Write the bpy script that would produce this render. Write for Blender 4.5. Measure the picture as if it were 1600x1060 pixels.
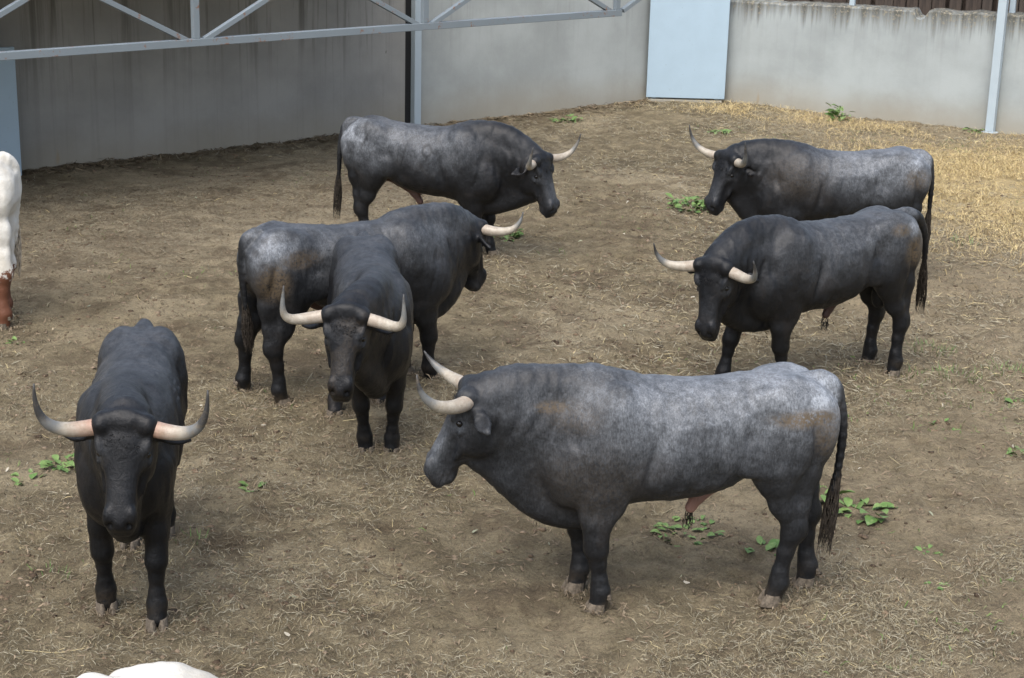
import bpy, math, random
import numpy as np
from mathutils import Vector, Matrix

for o in list(bpy.data.objects):
    bpy.data.objects.remove(o)
SC = bpy.context.scene
COL = SC.collection
rnd = random.Random(7)
RG = np.random.default_rng(11)
R = math.radians

# ---------------------------------------------------------------- camera
cd = bpy.data.cameras.new('camera')
cam = bpy.data.objects.new('camera', cd)
COL.objects.link(cam)
SC.camera = cam
cd.sensor_width = 36.0
cd.lens = 2700.0 / 1600.0 * 36.0
cd.clip_end = 400
PITCH, ROLL, CAMH = 0.296546, 0.025, 4.35
cam.matrix_world = (Matrix.Translation((0, 0, CAMH)) @ Matrix.Rotation(math.pi / 2 - PITCH, 4, 'X')
                    @ Matrix.Rotation(ROLL, 4, 'Z'))

# ---------------------------------------------------------------- light
SUN_EL, SUN_AZ = R(58), R(200)      # azimuth: direction the light comes from, clockwise from +Y
w = bpy.data.worlds.new('World')
SC.world = w
w.use_nodes = True
nt = w.node_tree
bg = nt.nodes['Background']
sky = nt.nodes.new('ShaderNodeTexSky')
sky.sky_type = 'NISHITA'
sky.sun_disc = False
sky.sun_elevation = SUN_EL
sky.sun_rotation = SUN_AZ
sky.air_density = 1.0
sky.dust_density = 4.0
bw = nt.nodes.new('ShaderNodeRGBToBW')
mixn = nt.nodes.new('ShaderNodeMix')
mixn.data_type = 'RGBA'
mixn.inputs['Factor'].default_value = 0.30
nt.links.new(sky.outputs[0], bw.inputs[0])
nt.links.new(sky.outputs[0], mixn.inputs['A'])
nt.links.new(bw.outputs[0], mixn.inputs['B'])
nt.links.new(mixn.outputs['Result'], bg.inputs['Color'])
bg.inputs['Strength'].default_value = 0.15
sd = bpy.data.lights.new('sun', 'SUN')
sd.energy = 1.2
sd.angle = R(60)
sd.color = (1.0, 0.98, 0.955)
so = bpy.data.objects.new('sun', sd)
COL.objects.link(so)
sdir = Vector((math.sin(SUN_AZ) * math.cos(SUN_EL), math.cos(SUN_AZ) * math.cos(SUN_EL), math.sin(SUN_EL)))
so.rotation_euler = sdir.to_track_quat('Z', 'Y').to_euler()
so.location = (0, 0, 12)
SC.view_settings.view_transform = 'Standard'
SC.view_settings.look = 'None'
SC.view_settings.gamma = 1
SC.view_settings.use_curve_mapping = False
SC.view_settings.exposure = 0.85

# ---------------------------------------------------------------- helpers
def tag(o, label=None, cat=None, group=None, kind=None):
    if label: o['label'] = label
    if cat: o['category'] = cat
    if group: o['group'] = group
    if kind: o['kind'] = kind
    return o

def empty(name, loc=(0, 0, 0), rz=0.0, s=1.0):
    o = bpy.data.objects.new(name, None)
    COL.objects.link(o)
    o.location = loc
    o.rotation_euler = (0, 0, rz)
    o.scale = (s, s, s)
    o.empty_display_size = 0.2
    return o

def mesh_np(name, V, F, mat, parent=None, smooth=False, cols=None):
    """V (n,3); F (m,4) or (m,3) index array or list of polygons; cols dict name -> (n,3)/(n,4)."""
    me = bpy.data.meshes.new(name)
    V = np.asarray(V, np.float32)
    if isinstance(F, np.ndarray):
        k = F.shape[1]
        me.vertices.add(len(V)); me.vertices.foreach_set('co', V.ravel())
        me.loops.add(F.size); me.loops.foreach_set('vertex_index', F.astype(np.int32).ravel())
        me.polygons.add(len(F))
        me.polygons.foreach_set('loop_start', np.arange(0, F.size, k, dtype=np.int32))
        me.polygons.foreach_set('loop_total', np.full(len(F), k, np.int32))
        me.update(calc_edges=True)
    else:
        me.from_pydata(V.tolist(), [], F)
    if cols:
        for n, c in cols.items():
            a = me.color_attributes.new(n, 'FLOAT_COLOR', 'POINT')
            c = np.asarray(c, np.float32)
            if c.shape[1] == 3:
                c = np.hstack([c, np.ones((len(c), 1), np.float32)])
            a.data.foreach_set('color', c.ravel())
    if smooth:
        me.polygons.foreach_set('use_smooth', np.ones(len(me.polygons), bool))
    me.validate()
    me.materials.append(mat)
    o = bpy.data.objects.new(name, me)
    COL.objects.link(o)
    if parent: o.parent = parent
    return o

class MB:
    def __init__(s): s.v, s.f = [], []
    def add(s, V, F):
        n = len(s.v); s.v += [tuple(p) for p in V]; s.f += [tuple(i + n for i in q) for q in F]
    def hexa(s, P):
        s.add(P, [(3, 2, 1, 0), (4, 5, 6, 7), (0, 1, 5, 4), (1, 2, 6, 5), (2, 3, 7, 6), (3, 0, 4, 7)])
    def box(s, x0, x1, y0, y1, z0, z1):
        s.hexa([(x0, y0, z0), (x1, y0, z0), (x1, y1, z0), (x0, y1, z0), (x0, y0, z1), (x1, y0, z1), (x1, y1, z1), (x0, y1, z1)])
    def bar(s, a, b, wd, ht, up=(0, 0, 1)):
        a, b, up = Vector(a), Vector(b), Vector(up)
        t = (b - a).normalized()
        sd = t.cross(up).normalized(); u = sd.cross(t)
        c = [(-1, -1), (1, -1), (1, 1), (-1, 1)]
        s.hexa([p + sd * (i * wd / 2) + u * (j * ht / 2) for p in (a, b) for i, j in c])
    def build(s, name, mat, parent=None, smooth=False, bevel=0.0):
        o = mesh_np(name, s.v, s.f, mat, parent, smooth)
        if bevel:
            m = o.modifiers.new('bevel', 'BEVEL'); m.width = bevel; m.segments = 2; m.limit_method = 'ANGLE'
        return o

_perm = np.random.default_rng(3).random((64, 64, 64)).astype(np.float32)
def vnoise(P):
    """value noise, P (n,3) -> 0..1"""
    P = np.asarray(P, np.float64)
    I = np.floor(P).astype(int); f = P - I; f = f * f * (3 - 2 * f)
    out = 0
    for a in (0, 1):
        for b in (0, 1):
            for c in (0, 1):
                wgt = (f[:, 0] if a else 1 - f[:, 0]) * (f[:, 1] if b else 1 - f[:, 1]) * (f[:, 2] if c else 1 - f[:, 2])
                out = out + wgt * _perm[(I[:, 0] + a) % 64, (I[:, 1] + b) % 64, (I[:, 2] + c) % 64]
    return out
def fbm(P, s, oct=3, seed=0.0):
    P = np.asarray(P) * s + seed
    t = 0; a = 0.5; n = 0
    for _ in range(oct):
        t = t + a * vnoise(P); n += a; P = P * 2.03 + 5.1; a *= 0.5
    return t / n
def sstep(a, b, x):
    t = np.clip((x - a) / (b - a), 0, 1)
    return t * t * (3 - 2 * t)

class NT:
    def __init__(s, name):
        s.m = bpy.data.materials.new(name); s.m.use_nodes = True
        s.t = s.m.node_tree; s.b = s.t.nodes['Principled BSDF']
    def n(s, typ, **kw):
        d = s.t.nodes.new('ShaderNode' + typ)
        for k, v in kw.items():
            if k in d.inputs: s.put(d.inputs[k], v)
            else: setattr(d, k, v)
        return d
    def put(s, inp, v):
        if isinstance(v, bpy.types.NodeSocket): s.t.links.new(v, inp)
        elif isinstance(v, tuple) and len(v) == 3 and inp.type == 'RGBA': inp.default_value = (*v, 1)
        else: inp.default_value = v
    def mix(s, f, a, b, mode='MIX'):
        d = s.t.nodes.new('ShaderNodeMix'); d.data_type = 'RGBA'; d.blend_type = mode
        s.put(d.inputs['Factor'], f); s.put(d.inputs['A'], a); s.put(d.inputs['B'], b)
        return d.outputs['Result']
    def math(s, op, a, b=0.0, c=0.0):
        d = s.t.nodes.new('ShaderNodeMath'); d.operation = op
        s.put(d.inputs[0], a); s.put(d.inputs[1], b); s.put(d.inputs[2], c)
        return d.outputs[0]
    def ramp(s, x, lo, hi, a=0.0, b=1.0):
        d = s.t.nodes.new('ShaderNodeMapRange'); d.interpolation_type = 'SMOOTHSTEP'
        s.put(d.inputs['Value'], x)
        for k, v in (('From Min', lo), ('From Max', hi), ('To Min', a), ('To Max', b)): d.inputs[k].default_value = v
        return d.outputs['Result']
    def coord(s, kind='Object', scale=(1, 1, 1), rot=(0, 0, 0)):
        c = s.t.nodes.new('ShaderNodeTexCoord'); m = s.t.nodes.new('ShaderNodeMapping')
        s.t.links.new(c.outputs[kind], m.inputs[0]); m.inputs['Scale'].default_value = scale; m.inputs['Rotation'].default_value = rot
        return m.outputs[0]
    def noise(s, vec, scale, detail=3.0, rough=0.55, dist=0.0):
        d = s.t.nodes.new('ShaderNodeTexNoise'); s.t.links.new(vec, d.inputs['Vector'])
        d.inputs['Scale'].default_value = scale; d.inputs['Detail'].default_value = detail
        d.inputs['Roughness'].default_value = rough; d.inputs['Distortion'].default_value = dist
        return d.outputs['Fac']
    def attr(s, name):
        d = s.t.nodes.new('ShaderNodeAttribute'); d.attribute_name = name
        sp = s.t.nodes.new('ShaderNodeSeparateColor'); s.t.links.new(d.outputs['Color'], sp.inputs[0])
        return sp.outputs[0], sp.outputs[1], sp.outputs[2]
    def bump(s, h, strength, dist, prev=None):
        d = s.t.nodes.new('ShaderNodeBump'); s.put(d.inputs['Height'], h)
        d.inputs['Strength'].default_value = strength; d.inputs['Distance'].default_value = dist
        if prev is not None: s.t.links.new(prev, d.inputs['Normal'])
        return d.outputs[0]
    def done(s, color, rough=0.8, normal=None, spec=0.5, **kw):
        s.put(s.b.inputs['Base Color'], color); s.put(s.b.inputs['Roughness'], rough)
        s.b.inputs['Specular IOR Level'].default_value = spec
        if normal is not None: s.t.links.new(normal, s.b.inputs['Normal'])
        for k, v in kw.items(): s.b.inputs[k].default_value = v
        return s.m

# ---------------------------------------------------------------- materials: setting
def mat_ground():
    m = NT('trampled earth')
    c = m.coord()
    sp = m.n('SeparateXYZ', Vector=c)
    x, y = sp.outputs[0], sp.outputs[1]
    big = m.noise(c, 0.55, 4, 0.6, 0.6); mid = m.noise(c, 3.2, 5, 0.65, 0.4); fine = m.noise(c, 28, 6, 0.7)
    soil = m.mix(m.ramp(mid, .33, .68), (.130, .106, .064), (.275, .228, .143))
    # paler, drier dirt patches
    soil = m.mix(m.math('MULTIPLY', m.ramp(big, .50, .66), m.ramp(fine, .3, .6, .35, .9)), soil, (.35, .295, .195))
    # dry straw tint towards the right hand side
    dx = m.math('ADD', x, m.math('MULTIPLY', y, -0.12))
    st = m.math('MULTIPLY', m.ramp(m.math('ADD', dx, m.math('MULTIPLY', mid, 2.0)), .2, 4.2), m.ramp(fine, .38, .62, .15, .75))
    soil = m.mix(st, soil, (.40, .325, .215))
    al = m.math('ADD', m.math('MULTIPLY', m.math('ADD', x, 6.086), .637), m.math('MULTIPLY', m.math('ADD', y, -20.72), -.771))
    du = m.math('MULTIPLY', m.math('MULTIPLY', m.ramp(m.math('ADD', al, mid), .9, 2.4), m.ramp(m.math('ADD', al, m.math('MULTIPLY', big, 3.0)), 8.0, 5.0)), m.ramp(x, 1.5, -2.0))
    soil = m.mix(m.math('MULTIPLY', du, m.ramp(fine, .30, .60, .85, .25)), soil, (.35, .305, .225))
    gr = m.noise(m.coord(scale=(1, .6, 1), rot=(0, 0, .5)), 75, 6, .78, .8)
    gr2 = m.noise(m.coord(scale=(.6, 1, 1), rot=(0, 0, -.3)), 160, 4, .8, .5)
    soil = m.mix(m.ramp(fine, .48, .68, 0, .66), soil, (.105, .082, .057))
    soil = m.mix(m.ramp(gr, .50, .66, 0, .62), soil, (.295, .25, .165))
    soil = m.mix(m.ramp(gr, .47, .34, 0, .55), soil, (.085, .066, .047))
    dk = m.noise(c, 1.7, 6, .68, .8)
    soil = m.mix(m.math('MULTIPLY', m.ramp(dk, .47, .64), m.ramp(x, 4.5, .5, .25, .62)), soil, (.088, .064, .042))
    yx = m.math('MULTIPLY', m.math('ADD', x, -6.6), .42); yy = m.math('MULTIPLY', m.math('ADD', y, -21.0), .33)
    yr = m.math('ADD', m.math('ADD', m.math('MULTIPLY', yx, yx), m.math('MULTIPLY', yy, yy)), m.math('MULTIPLY', m.math('SUBTRACT', mid, .5), 1.6))
    soil = m.mix(m.math('MULTIPLY', m.ramp(yr, 1.5, .1), m.ramp(fine, .3, .6, .85, .4)), soil, (.56, .43, .20))
    soil = m.mix(m.ramp(gr2, .52, .68, 0, .50), soil, (.34, .295, .20))
    h = m.math('ADD', m.math('MULTIPLY', fine, .7), m.math('ADD', m.math('MULTIPLY', gr, .5), m.math('MULTIPLY', gr2, .2)))
    return m.done(soil, .95, m.bump(h, .9, .04, m.bump(mid, .6, .06)), .15)

def mat_concrete(name, streak, stain_top=None, tint=(.44, .435, .40)):
    m = NT(name)
    c = m.coord()
    sp = m.n('SeparateXYZ', Vector=c)
    z = sp.outputs[2]
    cl = m.noise(c, .9, 5, .6); fine = m.noise(c, 22, 5, .7)
    vs = m.noise(m.coord(scale=(5.5, 5.5, .22)), 1.0, 5, .65, .3)
    vs2 = m.noise(m.coord(scale=(17, 17, .5)), 1.0, 3, .6)
    t = tint
    col = m.mix(m.ramp(cl, .3, .7), tuple(q * .84 for q in t), tuple(q * 1.1 for q in t))
    # warm earth splash near the foot of the wall
    foot = m.math('MULTIPLY', m.ramp(m.math('ADD', z, m.math('MULTIPLY', cl, .45)), .15, .85, 1, 0), .75)
    col = m.mix(foot, col, (.32, .29, .225))
    # vertical run-off streaks, stronger high up to paint in the shed roof's shade
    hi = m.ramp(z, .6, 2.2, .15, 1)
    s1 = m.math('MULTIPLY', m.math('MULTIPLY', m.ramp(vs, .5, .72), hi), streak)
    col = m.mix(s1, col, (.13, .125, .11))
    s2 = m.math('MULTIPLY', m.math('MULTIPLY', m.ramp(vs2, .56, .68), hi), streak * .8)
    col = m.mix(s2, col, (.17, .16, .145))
    col = m.mix(m.math('MULTIPLY', m.ramp(vs, .36, .22), .30), col, tuple(q * 1.3 for q in t))
    # rust coloured and dark splashes
    sp2 = m.noise(m.coord(scale=(1, 1, .6)), 7.0, 2, .5)
    col = m.mix(m.ramp(sp2, .77, .82, 0, .8), col, (.09, .085, .075))
    sp3 = m.noise(m.coord(scale=(1.4, 1.4, .7)), 2.2, 2, .5, .4)
    col = m.mix(m.ramp(sp3, .74, .80, 0, .35), col, (.33, .22, .10))
    if stain_top is not None:
        drip = m.noise(m.coord(scale=(7, 7, .35)), 1.0, 5, .7, .2)
        drip2 = m.noise(m.coord(scale=(19, 19, .8)), 1.0, 3, .6)
        d = m.math('ADD', z, m.math('ADD', m.math('MULTIPLY', m.math('SUBTRACT', drip, .5), .85), m.math('MULTIPLY', m.math('SUBTRACT', drip2, .5), .35)))
        col = m.mix(m.ramp(d, stain_top - .30, stain_top + .16, 0, .95), col, (.085, .083, .07))
        col = m.mix(m.math('MULTIPLY', m.ramp(d, stain_top - .20, stain_top), m.ramp(fine, .5, .65)), col, (.30, .27, .2))
    return m.done(col, .9, m.bump(fine, .25, .01), .25)

def mat_paint(name, col, rust=.0, rough=.45):
    m = NT(name)
    c = m.coord()
    n1 = m.noise(c, 3.0, 4, .6); n2 = m.noise(c, 26, 4, .7); n3 = m.noise(c, 9, 3, .6)
    k = m.mix(m.ramp(n1, .3, .75, 0, .22), col, tuple(q * .72 for q in col))
    k = m.mix(m.ramp(n2, .66, .74, 0, .5), k, (.12, .11, .10))
    if rust:
        k = m.mix(m.math('MULTIPLY', m.ramp(n3, .56, .66), m.ramp(n2, .48, .6, 0, rust)), k, (.22, .09, .035))
    return m.done(k, rough, m.bump(n2, .08, .004), .4)

M = {}
M['ground'] = mat_ground()
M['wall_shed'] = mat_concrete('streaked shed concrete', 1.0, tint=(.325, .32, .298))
M['wall_pale'] = mat_concrete('pale concrete', .28, tint=(.36, .385, .375))
M['wall_right'] = mat_concrete('weathered concrete', .25, stain_top=1.60, tint=(.355, .39, .39))
M['panel'] = mat_paint('white panel paint', (.39, .51, .60), 0, .4)
M['steel'] = mat_paint('pale blue steel paint', (.42, .50, .55), 0, .45)
M['truss'] = mat_paint('galvanised truss paint', (.20, .235, .255), .8, .5)
M['roof'] = mat_paint('roof sheet', (.20, .21, .21), .3, .6)
M['gap'] = mat_paint('joint shade black', (.012, .012, .012), 0, .8)  # near-black fill stands for the shade inside the wall joint

def mat_plank():
    m = NT('old dark plank')
    oi = m.n('ObjectInfo')
    c = m.coord(scale=(6, 6, .6)); n1 = m.noise(c, 3, 4, .6)
    col = m.mix(m.ramp(n1, .3, .7), (.022, .016, .013), (.075, .055, .042))
    return m.done(m.mix(m.math('MULTIPLY', oi.outputs['Random'], .5), col, (.10, .085, .07)), .85)
M['plank'] = mat_plank()
M['teal'] = mat_paint('teal cloth', (.03, .09, .10)); M['ochre'] = mat_paint('ochre board', (.20, .11, .035)); M['red'] = mat_paint('dull red cloth', (.22, .03, .025))

# ---------------------------------------------------------------- ground sheet
def axis(lo, hi, step, far):
    a = list(np.arange(lo, hi, step)); s = step
    q, b = lo, []
    while q > -far: s *= 1.35; q -= s; b.append(q)
    q, s, e = a[-1], step, []
    while q < far: s *= 1.35; q += s; e.append(q)
    return np.array(b[::-1] + a + e)
def gheight(x, y):
    P = np.stack([x, y, np.zeros_like(x)], 1)
    k = 1.0 - 0.0 * x
    h = (fbm(P, .8, 2, 3.0) - .5) * .05 + (fbm(P, 3.5, 2, 9.0) - .5) * .045 + (fbm(P, 11, 2, 1.0) - .5) * .04
    # hoof prints: shallow jittered dents with a pressed-up rim
    cs = .31
    ix, iy = np.floor(x / cs).astype(int), np.floor(y / cs).astype(int)
    for a in (-1, 0, 1):
        for b in (-1, 0, 1):
            jx, jy = _perm[(ix + a) % 64, (iy + b) % 64, 5], _perm[(ix + a) % 64, (iy + b) % 64, 9]
            on = _perm[(ix + a) % 64, (iy + b) % 64, 13] > .45
            d = np.hypot(x - (ix + a + .15 + .7 * jx) * cs, (y - (iy + b + .15 + .7 * jy) * cs)) / .085
            h = h + on * (-.020 * np.exp(-d ** 4) + .010 * np.exp(-((d - 1.25) / .35) ** 2))
    return h * k
gx, gy = axis(-7.0, 9.0, .045, 90), axis(5.2, 27.5, .05, 90)
XX, YY = np.meshgrid(gx, gy, indexing='ij')
HH = gheight(XX.ravel(), YY.ravel())
far = sstep(30, 45, np.hypot(XX.ravel(), YY.ravel() - 16))
HH = HH * (1 - far)
nx, ny = len(gx), len(gy)
ii = (np.arange(nx - 1)[:, None] * ny + np.arange(ny - 1)[None]).ravel()
g = mesh_np('ground', np.stack([XX.ravel(), YY.ravel(), HH], 1), np.stack([ii, ii + ny, ii + ny + 1, ii + 1], 1), M['ground'], smooth=True)
tag(g, 'trampled brown earth floor of the corral littered with dry straw', 'ground', kind='structure')

# ---------------------------------------------------------------- walls, shed, panels
A0 = Vector((-6.086, 20.72, 0)); DL = Vector((.771, .637, 0)).normalized(); NL = Vector((DL.y, -DL.x, 0))   # left wall: origin, along, towards the yard
def L(d, off, z): return A0 + DL * d + NL * off + Vector((0, 0, z))
B0 = Vector((3.316, 27.416, 0)); DR = Vector((.863, -.505, 0)).normalized(); NR = Vector((-DR.y, DR.x, 0)) * -1
def Rr(d, off, z): return B0 + DR * d + NR * off + Vector((0, 0, z))
def prism(mb, fn, d0, d1, o0, o1, z0, z1):
    mb.hexa([fn(d0, o1, z0), fn(d1, o1, z0), fn(d1, o0, z0), fn(d0, o0, z0), fn(d0, o1, z1), fn(d1, o1, z1), fn(d1, o0, z1), fn(d0, o0, z1)])

# the left wall behind the shed
t = empty('shed_wall', A0, math.atan2(DL.y, DL.x))
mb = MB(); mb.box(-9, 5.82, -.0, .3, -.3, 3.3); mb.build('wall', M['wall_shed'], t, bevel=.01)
tag(t, 'tall streaked grey concrete wall in shade behind the roof truss', 'wall')
t = empty('corner_wall', A0, math.atan2(DL.y, DL.x))
mb = MB(); mb.box(5.93, 11.2, -.0, .3, -.3, 2.35); mb.build('wall', M['wall_pale'], t, bevel=.01)
tag(t, 'pale plain concrete wall between the steel post and the white panel', 'wall')
# steel post standing in the joint
t = empty('steel_post', L(5.93, .03, 0), math.atan2(DL.y, DL.x))
mb = MB(); mb.box(-.01, .105, -.06, .05, -.2, 3.3); mb.build('shaft', M['steel'], t, bevel=.006)
mb = MB(); mb.box(-.115, -.012, .035, .3, -.2, 3.3); mb.build('dark_joint', M['gap'], t)
tag(t, 'pale blue steel post with a black joint where two wall sections meet', 'post')

# right hand wall with its broken, stained top
t = empty('weathered_wall', B0, math.atan2(DR.y, DR.x))
xs = np.concatenate([[-1.2], np.arange(-1.0, 12.01, .06)])
P = np.stack([xs, xs * 0, xs * 0], 1)
top = 1.60 + .013 * np.clip(xs, 0, 9) * 2.0 + (fbm(P, 6, 3, 4.0) - .5) * .05 - .11 * np.exp(-((xs - 3.02) / .09) ** 4)
V, F = [], []
zs = [-.3, .8, 1.3]
for i, x in enumerate(xs):
    tz = top[i]
    V += [(x, 0, -.3), (x, 0, tz - .03), (x, .035, tz), (x, .29, tz + .01), (x, .32, tz - .03), (x, .32, -.3)]
for i in range(len(xs) - 1):
    a, b = i * 6, i * 6 + 6
    for k in range(6):
        k2 = (k + 1) % 6
        F.append((a + k, b + k, b + k2, a + k2))
F += [(0, 1, 2, 3, 4, 5), tuple((len(xs) - 1) * 6 + k for k in (5, 4, 3, 2, 1, 0))]
mesh_np('wall', V, F, M['wall_right'], t)
tag(t, 'weathered pale concrete wall with a crumbling dark stained top edge', 'wall')

# rail on stub posts above the right wall
t = empty('steel_railing', Rr(0, -.16, 0), math.atan2(DR.y, DR.x))
mb = MB(); mb.box(.3, 11, -.035, .035, 1.97, 2.10)
mb.build('rail', M['steel'], t, bevel=.006)
for x in (1.9, 4.32, 6.7, 9.1):
    mb = MB(); mb.box(x - .04, x + .04, -.03, .03, 1.55, 1.968); mb.build('stub_post', M['steel'], t, bevel=.005)
tag(t, 'pale blue steel rail running along the top of the weathered wall', 'railing')

t = empty('square_post', Rr(4.25, .10, 0), math.atan2(DR.y, DR.x))
mb = MB(); mb.box(-.06, .06, -.06, .06, -.2, 3.4); mb.build('shaft', M['steel'], t, bevel=.006)
mb = MB(); mb.box(-.11, .11, -.095, .062, -.05, .02); mb.build('base_plate', M['steel'], t, bevel=.004)
tag(t, 'tall square steel post standing against the weathered right wall', 'post')

# dark plank barrier behind the right wall
t = empty('plank_barrier', Rr(0, -1.5, 0), math.atan2(DR.y, DR.x))
x = .3
while x < 11:
    wd = rnd.uniform(.13, .24)
    mb = MB(); mb.box(0, wd, -.02, .02 , -.1, rnd.uniform(2.5, 2.6))
    o = mb.build('plank', M['plank'], t); o.location = (x, rnd.uniform(-.02, .02), 0)
    x += wd + rnd.choice((.012, .02, .07))
mb = MB(); mb.box(.2, 11.2, .05, .12, .5, .65); mb.build('cross_rail', M['plank'], t)
mb = MB(); mb.box(.2, 11.2, .05, .12, 2.1, 2.25); mb.build('cross_rail', M['plank'], t)
mb = MB(); mb.box(.2, 11.2, .13, .16, -.1, 2.5); mb.build('added_backing', M['plank'], t)  # added dark sheet, keeps bright ground from showing through the plank gaps
tag(t, 'dark wooden plank barrier glimpsed above the weathered wall', 'fence')

# white panel standing across the corner
PL, PR = Vector((2.026, 27.30, 0)), Vector((3.262, 27.28, 0))
t = empty('shelter_panel', (PL + PR) / 2, math.atan2((PR - PL).y, (PR - PL).x))
hw = (PR - PL).length / 2
mb = MB(); mb.box(-hw, hw, -.03, .03, .07, 2.4); mb.build('sheet', M['panel'], t, bevel=.008)
for sx in (-1, 1):
    mb = MB(); mb.box(sx * (hw - .12) - .04, sx * (hw - .12) + .04, .032, .11, -.1, 2.38); mb.build('upright', M['steel'], t)
mb = MB(); mb.box(-hw + .02, hw - .04, -.02, .18, -.2, .045); mb.build('footing', M['wall_pale'], t, bevel=.01)
tag(t, 'smooth white shelter panel standing across the corner of the two walls', 'panel')

# shaded panel and column at the left edge
t = empty('shelter_panel', L(-.22, .34, 0), math.atan2(DL.y, DL.x))
mb = MB(); mb.box(-1.3, .12, -.03, .03, .02, 1.56); mb.build('sheet', M['panel'], t, bevel=.008)
for x in (-1.15, -.6):
    mb = MB(); mb.box(x - .04, x + .04, .032, .10, -.1, 1.5); mb.build('upright', M['steel'], t)
tag(t, 'shaded white shelter panel at the left edge behind the white ox', 'panel')
t = empty('roof_column', L(-.42, .14, 0), math.atan2(DL.y, DL.x))
mb = MB(); mb.box(-.16, .16, -.09, -.07, -.1, 3.0); mb.build('flange', M['steel'], t)
mb = MB(); mb.box(-.012, .012, -.068, .068, -.1, 3.0); mb.build('web', M['steel'], t)
mb = MB(); mb.box(-.16, .16, .07, .09, -.1, 3.0); mb.build('flange', M['steel'], t)
tag(t, 'grey steel roof column rising above the shaded panel at the left', 'column')

# roof truss
ROOF_END, ROOF_D = 5.0, 3.2
ZC, OFF, TD = 2.10, 4.66, .66
t = empty('roof_truss', L(0, OFF, 0), math.atan2(DL.y, DL.x))
nodes = [-5.66, -2.87, -.08, 2.71, 5.52]
mb = MB(); mb.bar((-9, 0, ZC), (5.58, 0, ZC), .075, .075); mb.build('bottom_chord', M['truss'], t, bevel=.005)
mb = MB(); mb.bar((-9, 0, ZC + TD), (7.4, 0, ZC + TD), .075, .075); mb.build('top_chord', M['truss'], t, bevel=.005)
def dg(a, b):
    a, b = Vector(a), Vector(b); u = (b - a).normalized()
    mb = MB(); mb.bar(a + u * .045, b - u * .05, .05, .062, (0, 1, 0)); mb.build('diagonal', M['truss'], t, bevel=.004)
for n_ in nodes:
    mb = MB(); mb.bar((n_, 0, ZC + .0385), (n_, 0, ZC + TD - .0385), .07, .055, (0, 1, 0)); mb.build('vertical', M['truss'], t, bevel=.004)
    dg((n_ + .05, -.003, ZC), (n_ + 1.36, -.003, ZC + TD)); dg((n_ - .05, .003, ZC), (n_ - 1.36, .003, ZC + TD))
tag(t, 'long steel lattice roof truss with rust spots crossing above the yard', 'truss')
# the roof sheet it carries (its front edge is above the picture)
t = empty('shed_roof', L(0, 0, 0), math.atan2(DL.y, DL.x))
for k in range(14):
    x0 = -9.0 + k * 1.0
    if x0 + 1.0 > ROOF_END: break
    V, F = [], []
    n = 10
    for i in range(n + 1):
        z = .025 * (1 if i % 2 else -1)
        for y, b in ((-ROOF_D, 2.84), (.25, 3.20)):
            V.append((x0 + i * .0998, y, b + z)); V.append((x0 + i * .0998, y, b + z - .006))
    for i in range(n):
        a = i * 4
        F += [(a, a + 4, a + 6, a + 2), (a + 1, a + 3, a + 7, a + 5), (a, a + 1, a + 5, a + 4), (a + 2, a + 6, a + 7, a + 3)]
    F += [(0, 2, 3, 1), (n * 4, n * 4 + 1, n * 4 + 3, n * 4 + 2)]
    mesh_np('roof_sheet', V, F, M['roof'], t)
for y in (-ROOF_D + .1, -ROOF_D / 2, -.2):
    mb = MB(); b = 2.84 + (y + ROOF_D) / (ROOF_D + .25) * .36 - .074; mb.bar((-9, y, b), (ROOF_END - .1, y, b), .06, .08); mb.build('purlin', M['truss'], t)
tag(t, 'corrugated shed roof above the left wall, out of the picture', 'roof')

# ---------------------------------------------------------------- implicit surface modelling for the cattle
def Rz(a): c, s = math.cos(a), math.sin(a); return np.array([[c, -s, 0], [s, c, 0], [0, 0, 1.]])
def Ry(a): c, s = math.cos(a), math.sin(a); return np.array([[c, 0, s], [0, 1., 0], [-s, 0, c]])
def Rx(a): c, s = math.cos(a), math.sin(a); return np.array([[1., 0, 0], [0, c, -s], [0, s, c]])

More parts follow.
